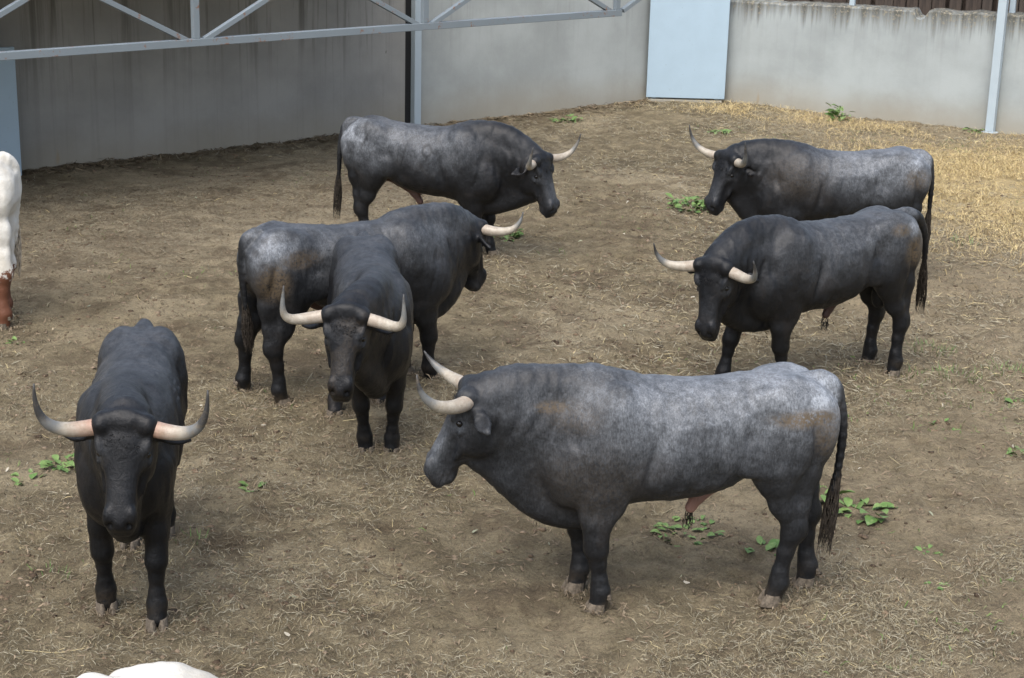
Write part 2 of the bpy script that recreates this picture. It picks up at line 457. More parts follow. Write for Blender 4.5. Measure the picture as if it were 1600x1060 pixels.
class SDF:
    def __init__(s, lo, hi, h):
        s.h = h; s.lo = np.array(lo, float)
        s.ax = [np.arange(lo[i], hi[i], h).astype(np.float32) for i in range(3)]
        s.D = np.full([len(a) for a in s.ax], .5, np.float32)
    def sl(s, lo, hi):
        r = []
        for i in range(3):
            a = max(0, int((lo[i] - s.lo[i]) / s.h)); b = min(len(s.ax[i]), int((hi[i] - s.lo[i]) / s.h) + 2)
            r.append(slice(a, max(a, b)))
        return tuple(r)
    def comb(s, S, d, k, sub=False):
        a = s.D[S]
        if sub:
            d = -d; h = np.clip(.5 - .5 * (a - d) / k, 0, 1)
            s.D[S] = a * (1 - h) + d * h + k * h * (1 - h)
        else:
            h = np.clip(.5 + .5 * (a - d) / k, 0, 1)
            s.D[S] = a * (1 - h) + d * h - k * h * (1 - h)
    def P(s, S):
        return s.ax[0][S[0]][:, None, None], s.ax[1][S[1]][None, :, None], s.ax[2][S[2]][None, None, :]
    def ell(s, c, r, M3=None, k=.03, sub=False):
        c = np.asarray(c, float); r = np.asarray(r, float)
        M3 = np.eye(3) if M3 is None else M3
        ext = np.sqrt(((M3 * r) ** 2).sum(1)) + k + .02
        S = s.sl(c - ext, c + ext)
        X, Y, Z = s.P(S); x, y, z = X - c[0], Y - c[1], Z - c[2]
        q = [(M3[0, i] * x + M3[1, i] * y + M3[2, i] * z) / r[i] for i in range(3)]
        k0 = np.sqrt(q[0] ** 2 + q[1] ** 2 + q[2] ** 2); k1 = np.sqrt((q[0] / r[0]) ** 2 + (q[1] / r[1]) ** 2 + (q[2] / r[2]) ** 2) + 1e-6
        s.comb(S, (k0 * (k0 - 1) / k1).astype(np.float32), k, sub)
    def cone(s, a, b, r1, r2, k=.03, sq=(1, 1, 1)):
        """capsule with two radii; sq divides distances per axis to flatten"""
        a, b = np.asarray(a, float), np.asarray(b, float)
        m = max(r1, r2) * max(sq) + k + .02
        S = s.sl(np.minimum(a, b) - m, np.maximum(a, b) + m)
        X, Y, Z = s.P(S); ba = b - a
        x, y, z = X - a[0], Y - a[1], Z - a[2]
        t = np.clip((x * ba[0] + y * ba[1] + z * ba[2]) / (ba @ ba + 1e-9), 0, 1)
        t2 = t * t * (3 - 2 * t) * .5 + t * .5
        d = np.sqrt(((x - t * ba[0]) / sq[0]) ** 2 + ((y - t * ba[1]) / sq[1]) ** 2 + ((z - t * ba[2]) / sq[2]) ** 2) - (r1 + (r2 - r1) * t2)
        s.comb(S, d.astype(np.float32), k)
    def chain(s, pts, rad, k=.03, sq=(1, 1, 1)):
        for i in range(len(pts) - 1): s.cone(pts[i], pts[i + 1], rad[i], rad[i + 1], k, sq)
    def loft(s, st, o, M3, k=.05, ex=2.3):
        """st rows: x, ztop, zbot, halfwidth in the frame (o, M3)"""
        st = np.asarray(st, float)
        cs = [np.asarray(o) + M3 @ np.array([x, y, z]) for x, a, b, wd in st for y in (-wd, wd) for z in (a, b)]
        lo, hi = np.min(cs, 0) - k - .04, np.max(cs, 0) + k + .04
        S = s.sl(lo, hi); X, Y, Z = s.P(S); X, Y, Z = X - o[0], Y - o[1], Z - o[2]
        x, y, z = (M3[0, i] * X + M3[1, i] * Y + M3[2, i] * Z for i in range(3))
        x = x + 0 * y
        xs = np.linspace(st[0, 0], st[-1, 0], 160)
        sm = lambda c: np.convolve(np.pad(np.interp(xs, st[:, 0], c), 7, mode='edge'), np.hanning(17)[1:-1] / np.hanning(17)[1:-1].sum(), 'valid')
        zt, zb, hw = sm(st[:, 1]), sm(st[:, 2]), sm(st[:, 3])
        zc = np.interp(x, xs, (zt + zb) / 2); hh = np.interp(x, xs, (zt - zb) / 2); ww = np.interp(x, xs, hw)
        ov = np.maximum(0, np.maximum(st[0, 0] - x, x - st[-1, 0]))
        q = ((np.abs(y) / ww) ** ex + (np.abs(z - zc) / hh) ** ex) ** (1 / ex)
        d = (q - 1) * np.minimum(ww, hh)
        d = np.where(ov > 0, np.maximum(d, 0) + ov, d)
        s.comb(S, d.astype(np.float32), k)
    def mesh(s):
        D, h = s.D, s.h
        neg = D < 0
        n = [q - 1 for q in D.shape]
        cnt = np.zeros(n, np.int8)
        for a in (0, 1):
            for b in (0, 1):
                for c in (0, 1): cnt += neg[a:a + n[0], b:b + n[1], c:c + n[2]]
        act = (cnt > 0) & (cnt < 8)
        I = np.argwhere(act)
        idx = np.full(n, -1, np.int64); idx[act] = np.arange(len(I))
        corner = {}
        for a in (0, 1):
            for b in (0, 1):
                for c in (0, 1): corner[a, b, c] = D[I[:, 0] + a, I[:, 1] + b, I[:, 2] + c]
        acc = np.zeros((len(I), 3)); num = np.zeros(len(I))
        ks = list(corner)
        for p in ks:
            for ax in range(3):
                if p[ax] == 0:
                    q = list(p); q[ax] = 1; q = tuple(q)
                    u, v = corner[p], corner[q]; cr = (u < 0) != (v < 0)
                    tt = np.where(cr, u / np.where(cr, u - v, 1), 0)
                    pos = np.tile(np.array(p, float), (len(I), 1)); pos[:, ax] = tt
                    acc += pos * cr[:, None]; num += cr
        V = s.lo + (I + acc / num[:, None]) * h
        F = []
        for ax in range(3):
            b, c = (ax + 1) % 3, (ax + 2) % 3
            lo_ = [slice(1, None)] * 3; lo_[ax] = slice(0, -1)
            hi_ = [slice(1, None)] * 3; hi_[ax] = slice(1, None)
            A, B = neg[tuple(lo_)], neg[tuple(hi_)]
            for flip in (False, True):
                E = np.argwhere((A & ~B) if not flip else (~A & B))
                if not len(E): continue
                off = np.ones(3, int); off[ax] = 0
                E = E + off
                ok = np.all(E < np.array(n), 1); E = E[ok]
                def cell(db, dc):
                    J = E.copy(); J[:, b] -= db; J[:, c] -= dc
                    return idx[J[:, 0], J[:, 1], J[:, 2]]
                q = np.stack([cell(1, 1), cell(0, 1), cell(0, 0), cell(1, 0)], 1)
                F.append(q[:, ::-1] if flip else q)
        F = np.concatenate(F)
        F = F[(F >= 0).all(1)]
        return V, F

def taubin(V, F, it=3):
    e = np.concatenate([F[:, [0, 1]], F[:, [1, 2]], F[:, [2, 3]], F[:, [3, 0]]])
    n = len(V); deg = np.bincount(e[:, 0], minlength=n) + np.bincount(e[:, 1], minlength=n)
    for i in range(it):
        for lam in (.55, -.57):
            A = np.stack([np.bincount(e[:, 0], V[e[:, 1], j], n) + np.bincount(e[:, 1], V[e[:, 0], j], n) for j in range(3)], 1) / np.maximum(deg, 1)[:, None]
            V = V + lam * (A - V)
    return V

def keep_main(V, F):
    lab = np.arange(len(V))
    for _ in range(400):
        m = lab[F].min(1); new = lab.copy()
        for j in range(4): np.minimum.at(new, F[:, j], m)
        new = new[new]
        if (new == lab).all(): break
        lab = new
    main = np.bincount(lab).argmax(); kv = lab == main
    re = np.cumsum(kv) - 1
    return V[kv], re[F[kv[F[:, 0]]]]

TORSO = [(-.80, 1.19, 1.02, .10), (-.76, 1.285, .90, .17), (-.70, 1.335, .84, .215), (-.60, 1.362, .82, .25), (-.45, 1.375, .84, .270), (-.30, 1.36, .815, .280),
         (-.10, 1.34, .738, .298), (.10, 1.332, .668, .310), (.30, 1.345, .615, .310), (.45, 1.37, .585, .298), (.58, 1.385, .56, .275), (.70, 1.36, .56, .245), (.80, 1.29, .61, .205), (.87, 1.20, .68, .15), (.91, 1.08, .82, .09)]
HEAD = [(-.09, -.080, -.17, .085), (-.05, -.022, -.21, .118), (.02, .002, -.255, .140), (.09, .010, -.285, .145), (.16, .004, -.298, .138), (.24, -.006, -.280, .114),
        (.32, -.012, -.238, .095), (.40, -.016, -.206, .084), (.47, -.022, -.196, .083), (.515, -.042, -.194, .081), (.55, -.080, -.186, .072), (.577, -.112, -.168, .048)]

def bez(p, t):
    p = [np.asarray(q, float) for q in p]
    while len(p) > 1: p = [a * (1 - t) + b * t for a, b in zip(p[:-1], p[1:])]
    return p[0]

def frame(t, up=(0, 0, 1)):
    t = t / np.linalg.norm(t); u = np.asarray(up, float); u = u - t * (u @ t); u /= np.linalg.norm(u)
    return np.stack([t, np.cross(u, t), u], 1)     # columns: along, left, up

def cow_shape(B, h):
    """B: pose dictionary.  Returns V, F (body frame, metres before scale) and useful frames."""
    poll = np.array(B['poll'], float)
    HM = Rz(R(B['head'][0])) @ Ry(R(B['head'][1])) @ Rx(R(B['head'][2]))
    hp = lambda v: poll + HM @ np.asarray(v, float)
    fat = B.get('fat', 1.0)
    tail = [np.array(q, float) for q in B.get('tail', TAIL)]
    ext = np.array([hp(q) for q in ((.56, 0, -.1), (0, .3, -.1), (0, -.3, -.1))] + tail)
    lo = np.minimum(ext.min(0) - .08, (-1.0, -.42, 0.02)); hi = np.maximum(ext.max(0) + .20, (1.0, .42, 1.56))
    G = SDF(lo, hi, h)
    I3 = np.eye(3)
    st = np.array(TORSO); st[:, 3] *= fat
    G.loft(st, np.zeros(3), I3, .05, 2.25)
    # back line, hips, ribs
    for sy in (-1, 1):
        G.ell((-.45, sy * .19, 1.255), (.12, .07, .08), None, .06)       # hip bone
        G.ell((-.56, sy * .14, 1.08), (.24, .15, .30), Ry(.15), .07)       # rump and thigh mass
        G.ell((-.74, sy * .085, 1.14), (.055, .06, .10), None, .06)        # pin bone
        G.ell((.50, sy * .17, 1.02), (.20, .14, .33), Ry(-.25), .07)       # shoulder blade
        G.ell((.66, sy * .15, .84), (.17, .13, .19), None, .07)            # point of shoulder
        G.ell((.08, sy * .10, .91), (.42, .22 * fat, .25), None, .08)      # barrel
        G.ell((-.30, sy * .322 * fat, 1.03), (.11, .050, .16), Ry(-.3), .07, sub=True)   # hollow of the flank
        G.ell((.275, sy * .345 * fat, .90), (.035, .065, .29), Ry(-.22), .045, sub=True)       # behind the shoulder
        G.ell((.68, sy * .287, 1.02), (.030, .05, .23), Ry(.30), .04, sub=True)           # neck to shoulder groove
        G.ell((.42, sy * .31, .66), (.10, .035, .022), Ry(.35), .03, sub=True)           # elbow crease
        G.ell((-.37, sy * .270, .86), (.022, .05, .12), Ry(-.35), .035, sub=True)        # stifle fold
        G.ell((-.66, sy * .262, .92), (.025, .035, .20), Ry(.12), .05, sub=True)          # groove down the buttock
        G.ell((.47, sy * .255, 1.08), (.06, .05, .20), Ry(-.3), .045)                       # spine of the shoulder blade
        G.ell((-.52, sy * .250, 1.02), (.10, .04, .20), Ry(.25), .05)              # thigh muscle
        for ri in range(4):
            G.ell((.15 - .11 * ri, sy * (.292 - .009 * ri), .94 + .012 * ri), (.026, .014, .17), Ry(-.3), .05)   # ribs
        G.ell((-.31, sy * .255, .92), (.09, .04, .10), None, .06)           # flank fold
    # legs
    feet = B['feet']
    for nm, sy in (('LF', 1), ('RF', -1)):
        fx, fy = feet[nm]; ox, oy = fx - .60, fy - sy * .16
        J = lambda x, y, z: np.array([x + ox * (1 - min(z, 1.0)) ** .9, y * sy + oy * (1 - min(z, 1.0)) ** .9, z])
        G.chain([J(.60, .17, .92), J(.56, .18, .72), J(.585, .17, .58), J(.60, .165, .44)], [.16, .128, .094, .070], .045, (1, .85, 1))
        G.chain([J(.60, .165, .46), J(.602, .162, .385), J(.597, .16, .30), J(.592, .16, .19)], [.066, .066, .046, .042], .025, (1, .93, 1))
        G.chain([J(.592, .16, .20), J(.590, .16, .135), J(.606, .16, .055)], [.044, .053, .053], .025, (1, 1.05, 1))
        G.ell(J(.625, .16, .40), (.042, .048, .055), None, .025)
        G.ell(J(.50, .19, .66), (.08, .06, .10), None, .05)
    for nm, sy in (('LH', 1), ('RH', -1)):
        fx, fy = feet[nm]; ox, oy = fx + .58, fy - sy * .15
        J = lambda x, y, z: np.array([x + ox * (1 - min(z / 1.05, 1.0)) ** .9, y * sy + oy * (1 - min(z / 1.05, 1.0)) ** .9, z])
        G.chain([J(-.50, .15, 1.05), J(-.47, .18, .88), J(-.50, .18, .78)], [.18, .150, .115], .05, (1, .8, 1))
        G.chain([J(-.50, .175, .78), J(-.56, .165, .63), J(-.630, .155, .50)], [.118, .084, .062], .045, (1, .8, 1))
        G.chain([J(-.66, .15, .80), J(-.665, .15, .62), J(-.665, .15, .50)], [.095, .046, .042], .05, (1, .8, 1))
        G.chain([J(-.625, .152, .50), J(-.635, .15, .44), J(-.615, .15, .33), J(-.60, .15, .19)], [.064, .064, .048, .045], .025, (1, .88, 1))
        G.ell(J(-.685, .15, .475), (.035, .035, .06), Ry(.2), .03)
        G.chain([J(-.60, .15, .20), J(-.605, .15, .135), J(-.583, .15, .055)], [.046, .055, .054], .025, (1, 1.02, 1))
    # neck, crest and dewlap
    nk = [np.array((.46, 0, 1.02)), np.array((.82, 0, 1.12)), hp((.07, 0, -.155))]
    n = 11
    for i in range(n):
        t_ = i / (n - 1); c = bez(nk, t_); tg = bez(nk, min(t_ + .02, 1)) - bez(nk, max(t_ - .02, 0))
        G.ell(c, (.15, .222 * (1 - t_) + .135 * t_, .275 * (1 - t_) ** 1.0 + .20 * t_), frame(tg), .05)
    cr = [np.array((.42, 0, 1.24)), np.array((.86, 0, 1.34 + B.get('crest', 0))), hp((-.03, 0, -.12))]
    for i in range(9):
        t_ = i / 8; c = bez(cr, t_); tg = bez(cr, min(t_ + .02, 1)) - bez(cr, max(t_ - .02, 0))
        G.ell(c, (.12, .15 - .045 * t_, .14 - .035 * t_), frame(tg), .06)
    jaw = hp((.31, 0, -.265))
    G.ell(hp((.12, 0, -.28)), (.17, .10, .13), HM, .06)
    G.ell(hp((.26, 0, -.29)), (.12, .065, .09), HM, .06)                       # throat
    dl = [jaw, jaw * .5 + np.array((.90, 0, .76)) * .5, np.array((.90, 0, .52 + B.get('brisket', .02))), np.array((.58, 0, .55 + B.get('brisket', .02)))]
    for i in range(12):
        t_ = i / 11; c = bez(dl, t_); tg = bez(dl, min(t_ + .02, 1)) - bez(dl, max(t_ - .02, 0))
        wv = .012 * math.sin(i * 2.3)
        G.ell(c + np.array((0, wv, 0)), (.075, .040 + .030 * t_, .055 + .035 * math.sin(math.pi * t_)), frame(tg), .06)
    for i in range(13):                                                                  # loose skin between neck and dewlap
        t_ = i / 12
        G.cone(bez(dl, t_), bez(nk, max(.15, .97 - .85 * t_)), .055 + .03 * t_, .13, .05)
    # head
    G.loft(HEAD, poll, HM, .035, 2.5)
    G.ell(hp((-.02, 0, -.01)), (.05, .115, .035), HM, .03)                    # poll
    G.ell(hp((.505, 0, -.085)), (.055, .070, .055), HM @ Ry(.6), .025)                   # muzzle pad
    G.ell(hp((.485, 0, -.192)), (.06, .055, .028), HM, .02)                   # lower lip
    for sy in (-1, 1):
        G.ell(hp((.118, sy * .121, -.024)), (.052, .022, .024), HM @ Rz(sy * -.25), .028)   # brow
        G.ell(hp((.158, sy * .140, -.072)), (.032, .016, .021), HM, .012, sub=True)         # eye socket
        G.ell(hp((.185, sy * .132, -.100)), (.035, .010, .008), HM @ Ry(-.3), .015)         # lower lid
        G.ell(hp((.19, sy * .100, -.205)), (.10, .046, .085), HM, .05)                     # jaw muscle
        G.ell(hp((.345, sy * .102, -.105)), (.09, .022, .03), HM @ Ry(.2), .04, sub=True)
        G.ell(hp((.475, sy * .060, -.055)), (.05, .026, .032), HM @ Ry(.5), .025)          # wing of the nostril
        G.ell(hp((.28, sy * .100, -.145)), (.08, .014, .016), HM @ Ry(.1), .03)            # cheek ridge
        G.ell(hp((.530, sy * .050, -.048)), (.024, .017, .030), HM @ Ry(.7) @ Rz(sy * .5), .010, sub=True)  # nostril
        G.ell(hp((.515, sy * .082, -.152)), (.07, .018, .007), HM @ Ry(.12), .012, sub=True)     # mouth line
        G.ell(hp((.01, sy * .118, -.035)), (.062, .052, .062), HM, .025)                  # horn boss
        # ear
        e = B.get('ear', (0, 0))
        ea = HM @ np.array([.10 + e[0], sy * .86, -.45 + e[1]]); ea /= np.linalg.norm(ea)
        ew = HM @ np.array([.85, 0, .5]); ew -= ea * (ew @ ea); ew /= np.linalg.norm(ew)
        EM = np.stack([ea, ew, np.cross(ea, ew)], 1)
        nz = EM[:, 2] * (1 if (EM[:, 2] @ HM[:, 2]) > 0 else -1)
        ec = hp((.045, sy * .135, -.115))
        G.cone(ec - ea * .03, ec + ea * .05, .030, .028, .03)
        G.ell(ec + ea * .105, (.085, .050, .019), EM, .018)
        G.cone(ec + ea * .12, ec + ea * .205, .022, .010, .03)
        G.ell(ec + ea * .115 + nz * .017, (.06, .030, .012), EM, .012, sub=True)
    for i in range(4):                                                                  # folds of skin where the neck bends
        t_ = .52 + i * .13; c = bez(nk, t_); tg = bez(nk, t_ + .02) - bez(nk, t_ - .02); fm = frame(tg)
        for sy in (-1, 1):
            G.ell(c + fm[:, 1] * sy * (.212 - .09 * (t_ - .5)) + fm[:, 2] * -.06, (.012, .030, .13), fm @ Ry(-.25), .035, sub=True)
    # tail
    T = tail
    n = 16
    for i in range(n - 1):
        t0, t1 = i / (n - 1), (i + 1) / (n - 1)
        r = lambda q: .026 * (1 - q) ** 1.4 + .018
        G.cone(bez(T, t0), bez(T, t1), r(t0), r(t1), .05 if i < 5 else .015)
    # sheath and scrotum
    if B.get('bull', True):
        G.chain([(-.42, 0, .82), (-.24, 0, .745), (-.06, 0, .635), (-.015, 0, .555)], [.05, .042, .040, .034], .035, (1, .9, 1))
        G.ell((-.545, 0, .66), (.075, .075, .11), None, .05)
        G.cone((-.55, 0, .85), (-.545, 0, .70), .06, .05, .05)
    V, F = G.mesh()
    V, F = keep_main(V, F)
    V = taubin(V, F, 3)
    V[:, 1] *= 1 - .13 * sstep(.42, .70, V[:, 2]) * sstep(1.02, .78, V[:, 0]) * sstep(-.85, -.7, V[:, 0])
    e1, e2 = V[F[:, 2]] - V[F[:, 0]], V[F[:, 3]] - V[F[:, 1]]
    fn = np.cross(e1, e2); N = np.stack([sum(np.bincount(F[:, j], fn[:, k], len(V)) for j in range(4)) for k in range(3)], 1)
    N /= np.linalg.norm(N, axis=1)[:, None] + 1e-9
    q = (V - poll) @ HM
    calm = 1 - .75 * sstep(-.05, .02, q[:, 0]) * sstep(-.4, -.25, q[:, 2]) * sstep(.85, 1.0, V[:, 0])
    thin = sstep(.30, .75, V[:, 2])
    am = (fbm(V, 5.0, 3, B['seed'] * 7.1) - .5) * .030 + (fbm(V * np.array([2.2, 1, .6]), 9.0, 2, B['seed'] * 2.3) - .5) * .014
    nkm = sstep(.55, .75, V[:, 0]) * sstep(.45, .6, V[:, 2]) * sstep(-.02, -.12, q[:, 0])
    ph = V[:, 0] * 70 + V[:, 2] * 18 + fbm(V, 4.0, 2, B['seed']) * 16
    am = am + nkm * np.sin(ph) * .0016
    V = V + N * (am * calm * (.25 + .75 * thin) * (.1 + .9 * sstep(-.84, -.78, V[:, 0])))[:, None]
    return V, F, HM, poll

TAIL = [(-.66, 0, 1.325), (-.845, 0, 1.36), (-.845, 0, 1.10), (-.82, 0, .85), (-.82, 0, .62)]

def tube(pts, rad, n=14, ell=(1, 1)):
    pts = np.asarray(pts, float); V, F, T = [], [], []
    up = np.array([.3, .1, 1.0])
    for i, p in enumerate(pts):
        tg = pts[min(i + 1, len(pts) - 1)] - pts[max(i - 1, 0)]
        f = frame(tg, up); up = f[:, 2]
        for k in range(n):
            a = 2 * math.pi * k / n
            V.append(p + rad[i] * (f[:, 1] * math.cos(a) * ell[0] + f[:, 2] * math.sin(a) * ell[1])); T.append(i / (len(pts) - 1))
    for i in range(len(pts) - 1):
        for k in range(n): F.append((i * n + k, i * n + (k + 1) % n, (i + 1) * n + (k + 1) % n, (i + 1) * n + k))
    V.append(pts[0]); V.append(pts[-1]); T += [0, 1]
    a, b = len(V) - 2, len(V) - 1
    m = (len(pts) - 1) * n
    F += [(a, (k + 1) % n, k) for k in range(n)] + [(b, m + k, m + (k + 1) % n) for k in range(n)]
    return np.array(V), F, np.array(T)

# ---------------------------------------------------------------- materials: cattle
def mat_coat():
    m = NT('roan bull coat')
    g, dung, bare = m.attr('coat')
    c = m.coord()
    hair = m.noise(m.coord(scale=(1, 1, .30), rot=(0, .5, 0)), 120, 4, .75, .6); pat = m.noise(c, 30, 5, .7, .5); mot = m.noise(c, 7, 4, .6, .5)
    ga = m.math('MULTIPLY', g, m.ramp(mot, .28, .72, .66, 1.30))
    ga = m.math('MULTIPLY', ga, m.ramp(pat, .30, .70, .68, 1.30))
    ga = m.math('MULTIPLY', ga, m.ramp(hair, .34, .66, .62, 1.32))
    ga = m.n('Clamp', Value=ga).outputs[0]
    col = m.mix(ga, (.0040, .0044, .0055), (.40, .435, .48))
    col = m.mix(m.ramp(mot, .50, .72, 0, .30), col, m.mix(.5, col, (.045, .034, .026)))
    dn = m.math('MULTIPLY', dung, m.ramp(m.noise(c, 55, 4, .7), .32, .56))
    col = m.mix(m.n('Clamp', Value=dn).outputs[0], col, (.115, .085, .052))
    col = m.mix(bare, col, (.36, .20, .155))
    hb = m.noise(m.coord(scale=(1, 1, .28), rot=(0, .5, 0)), 95, 4, .75, .5)
    nrm = m.bump(hb, .25, .010, m.bump(m.noise(c, 16, 5, .65, .4), .28, .025))
    return m.done(col, m.ramp(hair, .3, .7, .36, .52), nrm, .29)

def mat_white_coat():
    m = NT('white ox coat')
    g, spot, bare = m.attr('coat')
    c = m.coord()
    pat = m.noise(c, 22, 4, .65); mot = m.noise(c, 5, 4, .6); hair = m.noise(m.coord(scale=(1, 1, .35)), 180, 3, .7)
    col = m.mix(m.ramp(mot, .35, .75), (.68, .67, .62), (.50, .47, .40))
    col = m.mix(m.ramp(hair, .45, .75, 0, .25), col, (.40, .37, .31))
    col = m.mix(m.ramp(m.math('ADD', spot, m.math('MULTIPLY', m.math('ADD', m.math('MULTIPLY', m.math('SUBTRACT', pat, .5), .9), m.math('SUBTRACT', mot, .5)), 1.2)), .42, .60), col, (.13, .052, .028))
    col = m.mix(bare, col, (.45, .27, .22))
    nrm = m.bump(hair, .3, .006, m.bump(m.noise(c, 10, 4, .6), .4, .03))
    return m.done(col, .6, nrm, .35)

def mat_horn():
    m = NT('bull horn')
    t_, dark, v = m.attr('horn')
    c = m.coord()
    n1 = m.noise(c, 26, 4, .65); n2 = m.noise(c, 90, 3, .6)
    e = m.math('ADD', t_, m.math('MULTIPLY', m.math('SUBTRACT', n1, .5), .22))
    base = m.mix(m.ramp(n1, .35, .7), (.335, .295, .235), (.44, .405, .335))
    base = m.mix(m.math('MULTIPLY', m.ramp(e, .02, .40, .9, 0), v), base, (.37, .215, .155))
    e2 = m.math('ADD', e, m.math('MULTIPLY', dark, .3))
    col = m.mix(m.ramp(e2, .58, .78), base, (.16, .165, .16))
    col = m.mix(m.ramp(e2, .82, .97), col, (.045, .045, .045))
    col = m.mix(m.ramp(n2, .55, .72, 0, .45), col, (.13, .11, .085))
    lg = m.noise(m.coord(scale=(1, 1, 1)), 12, 4, .7, 1.0)
    col = m.mix(m.ramp(lg, .52, .68, 0, .35), col, (.22, .17, .11))
    ring = m.math('SINE', m.math('MULTIPLY', t_, 95))
    rg = m.math('MULTIPLY', m.math('MULTIPLY', ring, m.ramp(t_, .0, .4, .4, 0)), 1)
    return m.done(col, .42, m.bump(m.math('ADD', n2, rg), .25, .004), .4)

def simple(name, col, rough, spec=.4, sc=60, var=.35):
    m = NT(name)
    c = m.coord(); n1 = m.noise(c, sc, 4, .6)
    return m.done(m.mix(m.ramp(n1, .3, .7), tuple(q * (1 - var) for q in col), tuple(q * (1 + var) for q in col)), rough, m.bump(n1, .2, .004), spec)
M['coat'] = mat_coat(); M['white_coat'] = mat_white_coat(); M['horn'] = mat_horn()
M['eye'] = simple('dark wet eye', (.006, .005, .004), .10, .5, 20, .1)
M['hoof'] = simple('dusty hoof horn', (.135, .112, .085), .8, .3, 45, .4)
M['tuft'] = simple('tail hair', (.030, .024, .018), .6, .35, 30, .5)
M['pale_tuft'] = simple('pale tail hair', (.5, .44, .35), .6, .35, 30, .3)
M['nose'] = simple('damp nose skin', (.085, .080, .082), .26, .5, 90, .3)

def coat_colors(V, B, HM, poll):
    x, y, z = V[:, 0], V[:, 1], V[:, 2]
    q = (V - poll) @ HM                      # head frame coordinates
    inhead = sstep(-.22, .06, q[:, 0]) * sstep(-.46, -.24, q[:, 2]) * sstep(.35, .28, np.abs(q[:, 1])) * sstep(.70, .95, x)
    C = B['coat']
    n1 = fbm(V, 3.2, 3, B['seed'] * 3.7); n2 = fbm(V, 7.5, 3, B['seed'] * 1.9)
    wob = (n1 - .5) * .42
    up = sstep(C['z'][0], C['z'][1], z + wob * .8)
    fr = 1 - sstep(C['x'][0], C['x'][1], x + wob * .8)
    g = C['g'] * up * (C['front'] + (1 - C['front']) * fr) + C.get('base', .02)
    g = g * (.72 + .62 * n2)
    leg = sstep(.62, .42, z)
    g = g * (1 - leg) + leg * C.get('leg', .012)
    rump = np.exp(-(((x + .68) / .15) ** 2 + ((z - 1.24) / .12) ** 2)) * sstep(.30, .55, n2)
    g = g + rump * C.get('rump', .3)
    dk = np.exp(-((z - 1.37) / .05) ** 2) * sstep(.2, .5, x) * .5
    g = g * (1 - dk)
    # tail dark
    tl = sstep(-.80, -.84, x) * (np.abs(y) < .4)
    g = g * (1 - .8 * tl)
    hg = C.get('face', .02) * (.4 + .9 * n2) + C.get('bridge', .0) * np.exp(-((q[:, 0] - .36) / .13) ** 2) * sstep(-.13, -.02, q[:, 2])
    ey = np.exp(-(((q[:, 0] - .150) / .055) ** 2 + ((np.abs(q[:, 1]) - .125) / .05) ** 2 + ((q[:, 2] + .055) / .05) ** 2))
    lip = np.exp(-(((q[:, 0] - .50) / .05) ** 2 + ((q[:, 2] + .165) / .035) ** 2))
    hg = hg + .11 * ey + .05 * lip
    g = g * (1 - inhead) + hg * inhead
    dung = np.zeros(len(V))
    for (px, pz, rx, rz, a, sy) in C.get('dung', []):
        m_ = np.exp(-(((x - px) / rx) ** 2 + ((z - pz) / rz) ** 2) ** 2) * (1 if sy == 0 else sstep(-.05, .08, y * sy))
        dung = np.maximum(dung, m_ * a)
    dung = np.maximum(dung, C.get('facedung', 0) * inhead * sstep(.5, .62, n2))
    low = sstep(.20, .04, z) * sstep(.42, .62, n2) * .30
    dung = np.maximum(dung, low)
    for (px, pz, rad, th) in C.get('ring', []):
        d = np.abs(np.hypot((x - px) / .75, z - pz) - rad)
        g = g * (1 - .55 * sstep(th, th * .4, d) * (y * C['brand_side'] > .1))
    for (x0, z0, x1, z1, th) in C.get('line', []):
        tt = np.clip(((x - x0) * (x1 - x0) + (z - z0) * (z1 - z0)) / ((x1 - x0) ** 2 + (z1 - z0) ** 2), 0, 1)
        d = np.hypot(x - x0 - tt * (x1 - x0), z - z0 - tt * (z1 - z0)) + (n2 - .5) * .012
        g = g * (1 - .5 * sstep(th, th * .3, d) * (y * C['brand_side'] > .1))
    bare = C.get('pink', .5) * np.exp(-((y / .06) ** 2)) * sstep(.80, .74, z) * sstep(-.44, -.37, x) * sstep(.06, .0, x)
    g = np.clip(g, 0, 1)
    return np.stack([g, np.clip(dung, 0, 1), bare], 1)

def white_colors(V, B):
    z = V[:, 2]
    n2 = fbm(V, 7.5, 3, 2.0)
    spot = sstep(.62, .30, z) * 1.0
    return np.stack([z * 0, spot, z * 0], 1)

def hoof_mesh():
    V, F = [], []
    for sy in (-1, 1):
        n = 12
        base = len(V)
        for (z, sc, dx, wd) in ((0, 1, 0, 1), (.02, .99, -.002, 1), (.045, .88, -.008, .93), (.068, .76, -.016, .9)):
            for k in range(n):
                a = 2 * math.pi * k / n
                px = math.cos(a); py = math.sin(a)
                X = (.074 * px if px > 0 else .052 * px) * sc + dx + .012
                Y = .034 * wd * py * (1 - .25 * max(px, 0)) + sy * (.0352 - .004 * max(px, 0))
                V.append((X, Y, z))
        for r in range(3):
            for k in range(n):
                F.append((base + r * n + k, base + r * n + (k + 1) % n, base + (r + 1) * n + (k + 1) % n, base + (r + 1) * n + k))
        F.append(tuple(base + k for k in range(n))[::-1]); F.append(tuple(base + 3 * n + k for k in range(n)))
        # dew claw
        base = len(V)
        for (z, r_) in ((.085, .006), (.095, .015), (.118, .017), (.128, .008)):
            for k in range(8):
                a = 2 * math.pi * k / 8
                V.append((-.058 + r_ * math.cos(a) - (.118 - z) * .3, sy * .028 + r_ * math.sin(a), z))
        for r in range(3):
            for k in range(8): F.append((base + r * 8 + k, base + r * 8 + (k + 1) % 8, base + (r + 1) * 8 + (k + 1) % 8, base + (r + 1) * 8 + k))
        F.append(tuple(base + k for k in range(8))[::-1]); F.append(tuple(base + 24 + k for k in range(8)))
    return np.array(V), F
HV, HF = hoof_mesh()

